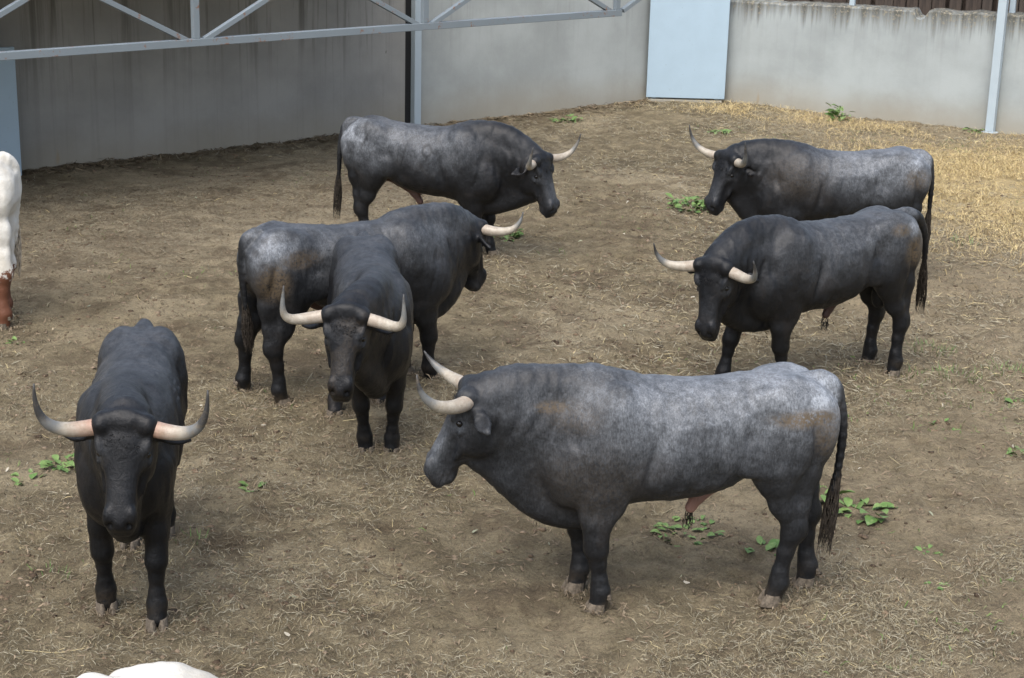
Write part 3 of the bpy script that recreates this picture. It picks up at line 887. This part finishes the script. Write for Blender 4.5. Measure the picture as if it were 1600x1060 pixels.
def strands(root, tip, n, spread, wid, rs, wav=.02, root_r=.02):
    """tuft of tapering hair locks between two points"""
    V, F = [], []
    root, tip = np.array(root, float), np.array(tip, float)
    L_ = np.linalg.norm(tip - root); ax = (tip - root) / L_
    fr = frame(ax, (1, .2, .1))
    for i in range(n):
        a = rs.uniform(0, 6.28); r0 = root_r * math.sqrt(rs.random()); s0 = rs.uniform(0, .55)
        ln = rs.uniform(.5, 1.0); ph = rs.uniform(0, 6.28); am = wav * rs.uniform(.3, 1)
        d = fr[:, 1] * math.cos(a) + fr[:, 2] * math.sin(a)
        e = np.cross(ax, d)
        m = 6; b = len(V)
        for k in range(m + 1):
            u = s0 + (1 - s0) * ln * k / m if ln < 1 else k / m
            belly = math.sin(min(1, u * 1.3) * math.pi * .62)
            p = root + ax * (u * L_) + d * (r0 + spread * belly * rs.uniform(.75, 1)) + e * (am * math.sin(ph + k * 1.3))
            wd = wid * (1 - .85 * k / m)
            V += [p + d * wd, p + (-.5 * d + .87 * e) * wd, p + (-.5 * d - .87 * e) * wd]
        for k in range(m):
            q = b + 3 * k
            F += [(q, q + 1, q + 4, q + 3), (q + 1, q + 2, q + 5, q + 4), (q + 2, q, q + 3, q + 5)]
    return np.array(V), np.array(F)

def make_cow(B):
    V, F, HM, poll = cow_shape(B, B.get('voxel', .0125))
    white = not B.get('bull', True)
    t = empty(B['name'], (B['loc'][0], B['loc'][1], B.get('dz', -.020)), R(B['heading']), B['s'])
    cols = white_colors(V, B) if white else coat_colors(V, B, HM, poll)
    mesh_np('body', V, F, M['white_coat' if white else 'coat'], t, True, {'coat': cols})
    hp = lambda v: poll + HM @ np.asarray(v, float)
    rs = random.Random(B['seed'])
    for sy, nm in ((1, 'L'), (-1, 'R')):
        cp = B.get('horn' + nm, B.get('horn', HORN))
        n = 26
        pts = np.array([hp((p[0], p[1] * sy, p[2])) for p in [bez(cp, i / (n - 1)) for i in range(n)]])
        hr = B.get('hornr', .0445)
        rad = [hr * (1 - (i / (n - 1)) ** 1.7 * .90) * (1.06 if i < 2 else 1) for i in range(n)]
        hv, hf, ht = tube(pts, rad, 16)
        mesh_np('horn', hv, hf, M['horn'], t, True, {'horn': np.stack([ht, ht * 0 + B.get('horndark', 0), ht * 0 + B.get('hornpink', .2)], 1)})
        # eye
        ev, ef, _ = tube([(0, 0, -.018), (0, 0, -.0165), (0, 0, -.012), (0, 0, -.006), (0, 0, 0), (0, 0, .006), (0, 0, .012), (0, 0, .0165), (0, 0, .018)], [.001, .0075, .0135, .017, .018, .017, .0135, .0075, .001], 14)
        ev = ev * 1.12 @ HM.T + hp((.156, sy * .1185, -.070))
        mesh_np('eye', ev, ef, M['eye'], t, True)
    for nm in ('LF', 'RF', 'LH', 'RH'):
        fx, fy = B['feet'][nm]
        o = mesh_np('hoof', HV, HF, M['hoof'], t, False)
        o.location = (fx + (.012 if nm[1] == 'F' else .0), fy, 0); o.scale = (.95, .92, 1.0)
        o.rotation_euler = (0, 0, rs.uniform(-.2, .2))
    T = B.get('tail', TAIL)
    a, b = bez(T, .80), np.array(T[-1], float)
    tip = b + np.array(B.get('tuft', (-.02, 0, -.33)))
    hv, hf = strands(a, tip, 110, .032, .0052, rs, .02, .012)
    mesh_np('tail_tuft', hv, hf, M['pale_tuft' if white else 'tuft'], t, True)
    if not white:
        hv, hf = strands((-.015, 0, .55), (-.005, 0, .41), 26, .014, .0035, rs, .01, .02)
        mesh_np('sheath_hair', hv, hf, M['tuft'], t, True)
        # curly forelock between the horns
        VV, FF = [], []
        for i in range(150):
            px, py = rs.uniform(-.05, .13), rs.uniform(-.09, .09)
            r_ = hp((px, py, .004 - .02 * abs(py) / .1 - (.05 if px < -.03 else 0)))
            dirh = HM @ np.array([rs.uniform(.2, 1), rs.uniform(-.8, .8), .35])
            hv, hf = strands(r_ - HM[:, 2] * .012, r_ + dirh / np.linalg.norm(dirh) * rs.uniform(.03, .055), 1, .004, .0045, rs, .010, .003)
            FF.append(hf + sum(len(q) for q in VV)); VV.append(hv)
        mesh_np('forelock', np.concatenate(VV), np.concatenate(FF), M['tuft_black'], t, True)
        # damp hairless nose pad laid over the muzzle, with the nostril dents
        VV, FF = [], []
        na, nb = 13, 9
        for i in range(na):
            for j in range(nb):
                u, v = -1 + 2 * i / (na - 1), -1 + 2 * j / (nb - 1)
                y_ = .060 * u * (1 + .10 * v); w_ = -.004 - .026 * u * u - .016 * v * v
                dent = math.exp(-(((abs(u) - .68) / .22) ** 2 + ((v - .25) / .42) ** 2))
                edge = max(abs(u), abs(v)) ** 6
                q_ = w_ - .020 * dent - .012 * edge
                VV.append(hp((.555 + q_ * .72 - v * .030, y_, -.070 + q_ * .69 + v * .031)))
        FF = [(i * nb + j, (i + 1) * nb + j, (i + 1) * nb + j + 1, i * nb + j + 1) for i in range(na - 1) for j in range(nb - 1)]
        pad = mesh_np('nose', np.array(VV), FF, M['nose'], t, True)
        sm_ = pad.modifiers.new('thick', 'SOLIDIFY'); sm_.thickness = .02; sm_.offset = -1
    tag(t, B['label'], B['cat'], B['group'])
    return t
M['tuft_black'] = simple('black curly hair', (.013, .013, .014), .55, .35, 30, .3)

HORN = [(.015, .085, -.03), (.06, .26, -.01), (.08, .40, .08), (-.14, .41, .20)]
GRP = 'dark fighting bulls in the corral'
CATTLE = [
 dict(name='bull', seed=1, brisket=-.02, loc=(1.036, 9.242), heading=186, s=1.005, voxel=.0105, poll=(1.30, -.01, 1.288), head=(-5, 62, 2), crest=.01,
      feet=dict(LF=(.516, .189), RF=(.605, -.10), LH=(-.50, .12), RH=(-.76, -.10)),
      hornL=[(.015, .112, -.05), (.06, .27, .0), (.13, .38, .18), (-.05, .36, .29)], hornR=[(.015, .112, -.05), (.05, .25, .0), (.11, .36, .12), (.03, .37, .26)],
      tail=[(-.66, 0, 1.325), (-.85, 0, 1.37), (-.91, 0, 1.08), (-.87, .02, .85), (-.83, .03, .62)], tuft=(.03, .02, -.36), horndark=.25,
      coat=dict(g=.33, z=(.74, 1.42), x=(.15, .95), front=.26, base=.05, leg=.02, rump=.38, face=.05, bridge=.22, pink=.8,
                dung=[(-.60, 1.17, .20, .05, .95, 1), (.82, 1.22, .10, .035, .75, 1), (.70, 1.18, .16, .10, .25, 1), (-.72, 1.08, .08, .14, .55, 1), (.60, .80, .30, .22, .16, 1)]),
      label='big roan grey bull standing side on in the foreground, facing left', cat='bull', group=GRP),
 dict(name='bull', seed=2, brisket=.06, loc=(-2.159, 9.373), heading=-83, s=.985, voxel=.0115, poll=(1.23, .07, 1.40), head=(-8, 67, -6), crest=.02,
      feet=dict(LF=(.74, .15), RF=(.50, -.15), LH=(-.56, .10), RH=(-.36, -.10)),
      horn=[(.015, .112, -.05), (.06, .30, -.03), (.08, .44, .05), (-.17, .43, .17)], horndark=.75, hornpink=1.0, ear=(0, .1),
      coat=dict(g=.10, z=(1.05, 1.40), x=(.3, .9), front=.55, base=.004, leg=.004, rump=.05, face=.004, bridge=.01, pink=0),
      label='black bull facing the viewer at the lower left, with wide dark tipped horns', cat='bull', group=GRP),
 dict(name='bull', seed=3, brisket=.05, loc=(-1.029, 11.929), heading=-81, s=.97, voxel=.0115, poll=(1.25, -.25, 1.285), head=(-17, 67, -3), crest=.02,
      feet=dict(LF=(.54, .12), RF=(.50, -.06), LH=(-.55, .14), RH=(-.28, -.25)),
      horn=[(.015, .112, -.05), (.04, .24, -.04), (.06, .34, -.02), (.14, .45, .04), (-.01, .40, .10), (-.14, .40, .14)], horndark=-.1, ear=(.05, .05),
      coat=dict(g=.10, z=(1.05, 1.40), x=(.5, 1.1), front=.5, base=.004, leg=.004, rump=.05, face=.010, bridge=.01, pink=0, facedung=.15,
                dung=[(.3, 1.25, .2, .1, .25, 1)]),
      label='black bull facing the viewer in front of another bull, pale horns bent upward', cat='bull', group=GRP),
 dict(name='bull', seed=4, loc=(-1.30, 12.80), heading=29, s=1.0, voxel=.0115, poll=(1.22, .24, 1.20), head=(30, 70, 4), crest=.05,
      feet=dict(LF=(.60, .18), RF=(.71, -.08), LH=(-.74, .25), RH=(-.57, -.13)),
      hornR=[(.015, .112, -.05), (.05, .27, -.02), (.08, .42, .04), (-.09, .43, .14)], hornL=[(.015, .112, -.05), (.06, .24, .0), (.14, .34, .10), (.06, .38, .20)], horndark=-.15,
      tail=[(-.66, 0, 1.325), (-.845, 0, 1.36), (-.85, 0, 1.08), (-.80, .0, .85), (-.79, .0, .70)], tuft=(.02, 0, -.30),
      coat=dict(g=.13, z=(.85, 1.38), x=(.8, 1.3), front=.7, base=.02, leg=.006, rump=.40, face=.01, pink=.4,
                dung=[(-.66, 1.0, .12, .14, .8, 0), (-.45, 1.16, .16, .07, .6, 0)]),
      label='dark mottled bull seen from behind at an angle, head turned away to the right', cat='bull', group=GRP),
 dict(name='bull', seed=5, loc=(-.957, 17.186), heading=-13, s=1.0, poll=(1.27, -.05, 1.10), head=(-18, 68, 4), crest=.05,
      feet=dict(LF=(.70, .17), RF=(.585, -.05), LH=(-.66, .15), RH=(-.50, -.14)),
      horn=[(.015, .112, -.05), (.05, .27, -.02), (.09, .42, .06), (-.12, .42, .22)], horndark=.0,
      tail=[(-.66, 0, 1.325), (-.85, 0, 1.36), (-.89, 0, 1.08), (-.86, .0, .85), (-.88, -.02, .70)], tuft=(-.02, 0, -.40),
      coat=dict(g=.19, z=(.78, 1.24), x=(.25, .80), front=.14, base=.012, leg=.006, rump=.4, face=.02, bridge=.12, pink=.3, brand_side=-1,
                ring=[(.13, 1.13, .055, .022)], line=[(-.08, 1.20, -.14, .95, .014), (.13, 1.06, .07, .96, .016), (-.52, 1.36, -.50, 1.20, .022), (-.46, 1.30, -.55, 1.12, .018)]),
      label='dark bull with a grey branded flank at the back, facing right by the wall', cat='bull', group=GRP),
 dict(name='bull', seed=6, loc=(3.194, 16.496), heading=178, s=.98, poll=(1.20, .01, 1.25), head=(31, 67, -6), crest=.03,
      feet=dict(LF=(.60, .17), RF=(.68, -.16), LH=(-.56, .15), RH=(-.66, -.14)),
      horn=[(.015, .112, -.05), (.03, .25, -.02), (.06, .42, .06), (-.17, .42, .22)], horndark=.35,
      tail=[(-.66, 0, 1.325), (-.845, 0, 1.36), (-.87, 0, 1.08), (-.84, .0, .85), (-.85, .0, .62)], tuft=(.02, 0, -.36),
      coat=dict(g=.26, z=(.78, 1.34), x=(-.05, .7), front=.10, base=.018, leg=.006, rump=.4, face=.015, bridge=.05, pink=.5,
                dung=[(-.66, 1.12, .13, .10, .55, 0), (.5, 1.1, .3, .2, .22, 0)]),
      label='bull with a pale grey back and black head, far right behind another bull', cat='bull', group=GRP),
 dict(name='bull', seed=7, brisket=.04, loc=(2.506, 13.364), heading=207, s=1.0, voxel=.0115, poll=(1.23, .18, 1.125), head=(29, 78, 0), crest=.05,
      feet=dict(LF=(.46, .13), RF=(.86, -.18), LH=(-.62, .156), RH=(-.61, -.168)),
      horn=[(.015, .112, -.05), (.06, .29, -.03), (.10, .44, .03), (-.10, .42, .18)], horndark=.15,
      tail=[(-.66, 0, 1.325), (-.93, 0, 1.36), (-1.00, -.02, 1.14), (-1.02, -.05, .98), (-1.06, -.10, .76)], tuft=(-.03, -.03, -.36),
      coat=dict(g=.13, z=(.80, 1.36), x=(.05, .9), front=.30, base=.010, leg=.004, rump=.28, face=.006, bridge=.02, pink=.2,
                dung=[(-.68, 1.08, .12, .12, .8, 0), (-.52, 1.26, .10, .05, .7, 1)]),
      label='blue grey bull at the right with lowered black head, walking toward the left', cat='bull', group=GRP),
 dict(name='white_ox', seed=8, bull=False, loc=(-5.117, 14.322), heading=182, s=1.10, poll=(1.25, 0, 1.35), head=(0, 60, 0),
      feet=dict(LF=(.60, .16), RF=(.62, -.16), LH=(-.68, .15), RH=(-.60, -.15)), coat=None, tail=[(-.66, -.02, 1.325), (-.82, -.08, 1.34), (-.80, -.16, 1.08), (-.74, -.20, .85), (-.72, -.22, .62)], tuft=(.03, -.02, -.3),
      label='white ox with rust brown spotted lower leg, cut off at the left edge', cat='ox', group='white oxen'),
 dict(name='white_ox', seed=9, bull=False, loc=(-0.649, 5.214), heading=-9, s=1.08, poll=(1.28, 0, .95), head=(0, 60, 0),
      feet=dict(LF=(.60, .16), RF=(.62, -.16), LH=(-.62, .15), RH=(-.54, -.15)), coat=None,
      label='white ox of which only the back shows at the bottom edge', cat='ox', group='white oxen'),
]

for B in CATTLE:
    make_cow(B)

# ---------------------------------------------------------------- straw, clods, weeds
def mat_litter():
    m = NT('dry straw')
    d = m.n('Attribute', attribute_name='tint')
    return m.done(d.outputs['Color'], .75, None, .25)
M['straw'] = mat_litter()

def strips(name, xy, ln, wd, col, lift, label):
    n = len(xy)
    a = RG.uniform(0, 2 * np.pi, n); L_ = RG.uniform(*ln, n); W = RG.uniform(*wd, n) / 2
    bend = RG.normal(0, .35, n)
    d0 = np.stack([np.cos(a), np.sin(a)], 1); d1 = np.stack([np.cos(a + bend), np.sin(a + bend)], 1)
    p0 = xy - d0 * L_[:, None] / 2; p1 = xy; p2 = xy + d1 * L_[:, None] / 2
    z = [gheight(p[:, 0], p[:, 1]) + RG.uniform(0, lift, n) * k + .006 for p, k in ((p0, .5), (p1, 1), (p2, RG.uniform(.2, 1.6, n)))]
    sd = np.stack([-d0[:, 1], d0[:, 0]], 1)
    tl = RG.uniform(-.8, .8, n)
    V = []
    for p, zz, k in ((p0, z[0], .7), (p1, z[1], 1), (p2, z[2], .35)):
        for s in (-1, 1):
            V.append(np.stack([p[:, 0] + s * sd[:, 0] * W * k, p[:, 1] + s * sd[:, 1] * W * k, zz + s * tl * W * k], 1))
    V = np.stack(V, 1).reshape(-1, 3)
    b = np.arange(n)[:, None] * 6
    F = np.concatenate([b + np.array([0, 1, 3, 2]), b + np.array([2, 3, 5, 4])])
    C = np.repeat(col, 6, 0)
    o = mesh_np(name, V, F, M['straw'], None, False, {'tint': C})
    return tag(o, label, 'straw', kind='stuff')

def scatter(n, x0, x1, y0, y1, keep):
    P = np.stack([RG.uniform(x0, x1, n), RG.uniform(y0, y1, n)], 1)
    return P[RG.random(n) < keep(P)]
def in_yard(P):
    a = (P[:, 0] - A0.x) * NL.x + (P[:, 1] - A0.y) * NL.y > .05
    q = NR
    b = (P[:, 0] - B0.x) * q.x + (P[:, 1] - B0.y) * q.y > .05
    return a & b & (P[:, 1] < 27.2)
def P3(P): return np.hstack([P, np.zeros((len(P), 1))])
def pal(n, cols, wts, var=.25):
    c = np.array(cols)[RG.choice(len(cols), n, p=np.array(wts) / np.sum(wts))]
    return np.clip(c * RG.uniform(1 - var, 1 + var, (n, 1)), 0, 1)
TAN, GREY, YEL, DRK, GRN = (.30, .262, .17), (.305, .28, .205), (.42, .35, .19), (.12, .095, .06), (.12, .17, .05)
def kd(P):      # straw cover grows towards the right of the yard and is patchy
    return in_yard(P) * (.25 + .75 * sstep(-3, 3, P[:, 0] - .1 * P[:, 1] + 1.2)) * sstep(.32, .62, fbm(P3(P), .9, 3, 7.0))
P = scatter(330000, -5, 5, 5.2, 13, kd)
strips('dry_grass_litter', P, (.018, .075), (.0016, .0034), pal(len(P), [TAN, GREY, YEL, DRK], [5, 5, .6, 3]), .022, 'short dry grass stems trodden over the near ground')
P = scatter(150000, -8, 9, 13, 27.3, kd)
strips('dry_grass_litter', P, (.03, .11), (.003, .0065), pal(len(P), [TAN, GREY, YEL, DRK], [5, 4, 1, 3]), .025, 'dry grass stems trodden over the far ground')
P = scatter(42000, -6, 6, 5.2, 20, in_yard)
strips('dung_litter', P, (.02, .055), (.004, .009), pal(len(P), [DRK, (.16, .12, .08), (.22, .17, .115)], [4, 3, 2]), .02, 'dark brown trampled dung and stalk scraps over the yard')
P = scatter(60000, -8, 3, 18, 27.2, lambda P: in_yard(P) * np.exp(-(((P[:, 0] - A0.x) * NL.x + (P[:, 1] - A0.y) * NL.y - .1) / .28) ** 2))
strips('wall_foot_litter', P, (.05, .18), (.006, .016), pal(len(P), [DRK, (.13, .095, .06), (.24, .19, .125)], [4, 3, 2]), .03, 'dark matted hay and dung drifted along the foot of the left wall')
# yellow straw bedding on the right and along the foot of the right wall
def ky(P):
    c1 = np.exp(-(((P[:, 0] - 6.6) / 2.2) ** 2 + ((P[:, 1] - 21.0) / 2.9) ** 2) ** 1.1)
    dd = np.abs((P[:, 0] - B0.x) * NR.x + (P[:, 1] - B0.y) * NR.y - .75)
    c2 = .55 * np.exp(-(dd / .5) ** 2) * sstep(8.2, 6.0, P[:, 0])
    return in_yard(P) * np.maximum(c1, c2) * sstep(.30, .70, fbm(P3(P), 1.3, 3, 2.0) + .15 * c1)
P = scatter(300000, 1.5, 9.0, 15.5, 27.2, ky)
strips('straw_bedding', P, (.04, .14), (.002, .0048), pal(len(P), [(.54, .43, .21), (.60, .49, .27), (.42, .32, .16), (.26, .20, .12)], [4, 3, 3, 2], .22), .07, 'loose golden straw bedding spread at the right by the wall')
# a few long single straws
P = scatter(80, -4, 6, 6, 18, in_yard)
strips('straw_stalks', P, (.16, .36), (.003, .006), pal(len(P), [YEL, TAN], [3, 2], .2), .03, 'scattered long straw stalks lying over the ground')
P = scatter(230, -5, 7, 5.5, 20, in_yard)
strips('leaf_scraps', P, (.02, .05), (.008, .020), pal(len(P), [(.38, .35, .28), (.34, .29, .20), (.28, .29, .20)], [3, 2, 2], .2), .02, 'tiny pale leaf scraps scattered over the ground')
# crumbs of earth and dung
def clods(n, keep, x0, x1, y0, y1, r0, r1, name, label):
    P = scatter(n, x0, x1, y0, y1, keep); n = len(P)
    oc = np.array([(1, 0, 0), (0, 1, 0), (-1, 0, 0), (0, -1, 0), (0, 0, 1), (.7, .7, .5), (-.7, .7, .5), (-.7, -.7, .5), (.7, -.7, .5)], float)
    fc = [(0, 5, 8), (1, 6, 5), (2, 7, 6), (3, 8, 7), (4, 5, 6), (4, 6, 7), (4, 7, 8), (4, 8, 5), (0, 1, 5), (1, 2, 6), (2, 3, 7), (3, 0, 8)]
    r = r0 + (r1 - r0) * RG.random(n) ** 3
    V = oc[None] * RG.uniform(.6, 1.2, (n, 9, 1)) * r[:, None, None] * np.array([1, 1, .6])
    V[:, :, 0] += P[:, :1]; V[:, :, 1] += P[:, 1:]; V[:, :, 2] += (gheight(P[:, 0], P[:, 1]) - .15 * r)[:, None]
    F = (np.arange(n)[:, None, None] * 9 + np.array(fc)[None]).reshape(-1, 3)
    C = np.repeat(pal(n, [(.075, .052, .033), (.14, .10, .065), (.21, .16, .11)], [3, 4, 2]), 9, 0)
    o = mesh_np(name, V.reshape(-1, 3), F, M['straw'], None, True, {'tint': C})
    tag(o, label, 'earth', kind='stuff')
kc = lambda P: in_yard(P) * sstep(.40, .66, fbm(P3(P), 1.1, 3, 12.0)) * (1 - .6 * sstep(1, 4, P[:, 0]))
clods(26000, kc, -7, 6, 5.4, 22, .006, .032, 'earth_crumbs', 'crumbs of dry earth and dung strewn over the trampled ground')

# litter trodden up round the hooves
HP = []
for B in CATTLE:
    m3 = Rz(R(B['heading'])) * B['s']
    for f in B['feet'].values():
        c = m3 @ np.array([f[0], f[1], 0]) + np.array([B['loc'][0], B['loc'][1], 0])
        a_ = RG.uniform(0, 6.283, 90); r_ = RG.uniform(.05, .17, 90)
        HP.append(np.stack([c[0] + r_ * np.cos(a_), c[1] + r_ * np.sin(a_)], 1))
HP = np.concatenate(HP)
strips('trodden_litter', HP, (.02, .06), (.003, .009), pal(len(HP), [(.24, .195, .135), (.18, .14, .095), DRK], [3, 3, 3]), .03, 'litter trodden up around the hooves of the cattle')

def leaf_mesh(i):
    r_ = random.Random(i)
    V, F = [], []
    n = 6; bend = r_.uniform(.4, 1.3); fold = r_.uniform(.15, .4); wv = r_.uniform(0, .12)
    for k in range(n + 1):
        u = k / n; w_ = .34 * math.sin(math.pi * min(1, u ** .75 * .97 + .03)) * (1 + wv * math.sin(k * 2.5))
        x = math.sin(bend * u) / bend; z = (1 - math.cos(bend * u)) / bend * -1 + u * .55
        V += [(x, -w_, z + fold * w_), (x, 0, z), (x, w_, z + fold * w_)]
    for k in range(n):
        a = 3 * k
        F += [(a, a + 3, a + 4, a + 1), (a + 1, a + 4, a + 5, a + 2)]
    me = bpy.data.meshes.new('leaf'); me.from_pydata(V, [], F); me.materials.append(M['leaf'])
    me.polygons.foreach_set('use_smooth', np.ones(len(me.polygons), bool))
    return me
def mat_leaf():
    m = NT('weed leaf')
    oi = m.n('ObjectInfo'); c = m.coord(); n1 = m.noise(c, 5, 3, .6)
    col = m.mix(oi.outputs['Random'], (.075, .155, .035), (.16, .25, .075))
    col = m.mix(m.ramp(n1, .45, .75, 0, .5), col, (.24, .30, .12))
    return m.done(col, .5, m.bump(n1, .2, .01), .4, **{'Subsurface Weight': .0})
M['leaf'] = mat_leaf()
LEAVES = [leaf_mesh(i) for i in range(6)]
def blade_mesh(i):
    r_ = random.Random(50 + i); V, F = [], []; b = r_.uniform(.3, 1.2)
    for k in range(5):
        u = k / 4; w_ = .045 * (1 - u) ** .7 + .004
        x = math.sin(b * u) / b * .6; z = u * (1 - .3 * u * b / 1.2)
        V += [(x, -w_, z), (x, w_, z)]
    F = [(2 * k, 2 * k + 2, 2 * k + 3, 2 * k + 1) for k in range(4)]
    me = bpy.data.meshes.new('blade'); me.from_pydata(V, [], F); me.materials.append(M['leaf'])
    return me
BLADES = [blade_mesh(i) for i in range(4)]
def weed(x, y, rad, nl, size, label, kind='leaf', up=.0):
    z0 = float(gheight(np.array([x]), np.array([y]))[0])
    t = empty('weed_clump' if kind == 'leaf' else 'grass_tuft', (x, y, z0))
    for i in range(nl):
        a = rnd.uniform(0, 6.283); q = rad * math.sqrt(rnd.random())
        o = bpy.data.objects.new(kind, rnd.choice(LEAVES if kind == 'leaf' else BLADES)); COL.objects.link(o); o.parent = t
        px, py = q * math.cos(a), q * math.sin(a)
        zz = float(gheight(np.array([x + px]), np.array([y + py]))[0]) - z0
        s = size * rnd.uniform(.55, 1.15)
        o.location = (px, py, zz + rnd.uniform(0, up) - .004)
        o.scale = (s, s * rnd.uniform(.7, 1.1), s)
        o.rotation_euler = (rnd.uniform(-.3, .3), rnd.uniform(-.25, .45), a + rnd.uniform(-1.2, 1.2))
    tag(t, label, 'weed' if kind == 'leaf' else 'grass', 'green weeds on the corral floor')
WEEDS = [
 ((2.006, 19.58), 0.24, 78, 0.108, 'leaf', .10, 'bushy heap of green leaves beside the muzzle of the pale backed bull'),
 ((-0.116, 17.971), 0.17, 51, 0.094, 'leaf', .06, 'leafy green clump at the front hooves of the branded bull'),
 ((1.139, 10.177), 0.2, 51, 0.072, 'leaf', .02, 'flat patch of green weeds under the belly of the foreground bull'),
 ((2.324, 10.569), .17, 20, .15, 'leaf', .03, 'broad pale green leaves lying just right of the foreground bull tail'),
 ((2.102, 10.754), .08, 9, .15, 'leaf', .03, 'few broad leaves between the hind legs and tail of the foreground bull'),
 ((1.584, 9.904), .10, 9, .11, 'leaf', .01, 'scattered green leaves just left of the foreground bull near hind leg'),
 ((-3.041, 11.025), 0.13, 37, 0.086, 'leaf', .04, 'bright green leafy clump left of the black bull in the lower left'),
 ((-3.21, 10.765), 0.1, 15, 0.072, 'leaf', .0, 'small green sprig at the far left, beside a larger leafy clump'),
 ((-1.947, 9.843), .10, 24, .07, 'blade', .0, 'small green grass tuft right of the lower left bull front leg'),
 ((-1.714, 10.705), 0.06, 10, 0.065, 'leaf', .01, 'little lone broad leaved weed between the two bulls facing the viewer'),
 ((4.857, 25.917), .14, 40, .15, 'leaf', .22, 'tall green weed growing at the foot of the weathered wall'),
 ((2.906, 24.562), 0.16, 23, 0.101, 'leaf', .02, 'pale green weed patch in front of the white panel'),
 ((0.72, 25.259), 0.22, 37, 0.101, 'leaf', .02, 'green weed patch by the pale corner wall'),
 ((6.706, 25.2), 0.1, 23, 0.115, 'leaf', .02, 'small weed at the foot of the weathered wall near the square post'),
 ((3.577, 14.203), .24, 90, .075, 'blade', .0, 'low green grass patch just right of the hind hooves of the blue grey bull'),
 ((3.284, 13.476), .16, 26, .08, 'blade', .0, 'green grass tuft at the hind hoof of the blue grey bull'),
 ((3.677, 13.474), .24, 90, .075, 'blade', .01, 'green grass patch right of the tuft at the blue grey bull hind hoof'),
 ((4.1, 13.643), .24, 90, .075, 'blade', .01, 'green grass patch at the right edge level with the bull hind hooves'),
 ((3.289, 12.303), 0.1, 15, 0.058, 'leaf', .0, 'small green weed alone on the bare ground at middle right'),
 ((3.991, 12.858), 0.08, 15, 0.072, 'leaf', .01, 'small bright weed at the right edge, upper one'),
 ((3.7, 11.76), 0.08, 15, 0.079, 'leaf', .01, 'small bright weed at the right edge, lower one'),
 ((2.649, 9.95), 0.09, 20, 0.050, 'leaf', .0, 'sparse green sprig on the lower right ground'),
 ((2.565, 9.406), 0.06, 10, 0.043, 'leaf', .0, 'tiny green sprig at the lower right, lowest of its kind'),
 ((-2.695, 9.301), .14, 26, .06, 'blade', .0, 'faint grass tuft left of the front hooves of the lower left bull'),
 ((4.814, 18.057), .18, 20, .10, 'blade', .0, 'green grass tuft at the near edge of the golden straw'),
 ((2.078, 11.004), 0.05, 8, 0.079, 'leaf', .0, 'couple of green leaves behind the foreground bull far hind leg'),
 ((-4.148, 13.79), 0.07, 8, 0.072, 'leaf', .0, 'pale green leaves beside the hoof of the white ox'),
]
for (x, y), rad, nl, size, kd_, up, lab in WEEDS:
    weed(x, y, rad, nl, size, lab, kd_, up)
# thin green sprouts nobody could count
P = scatter(26000, -5, 8, 5.6, 25, lambda P: in_yard(P) * sstep(.54, .70, fbm(P3(P), .8, 3, 31.0)) * (.12 + .88 * sstep(1, 4, P[:, 0])))
o = strips('green_sprouts', P, (.02, .06), (.003, .008), pal(len(P), [(.09, .16, .035), (.13, .19, .06), (.17, .20, .09)], [3, 3, 2]), .03, 'sparse thin green sprouts among the dry litter')
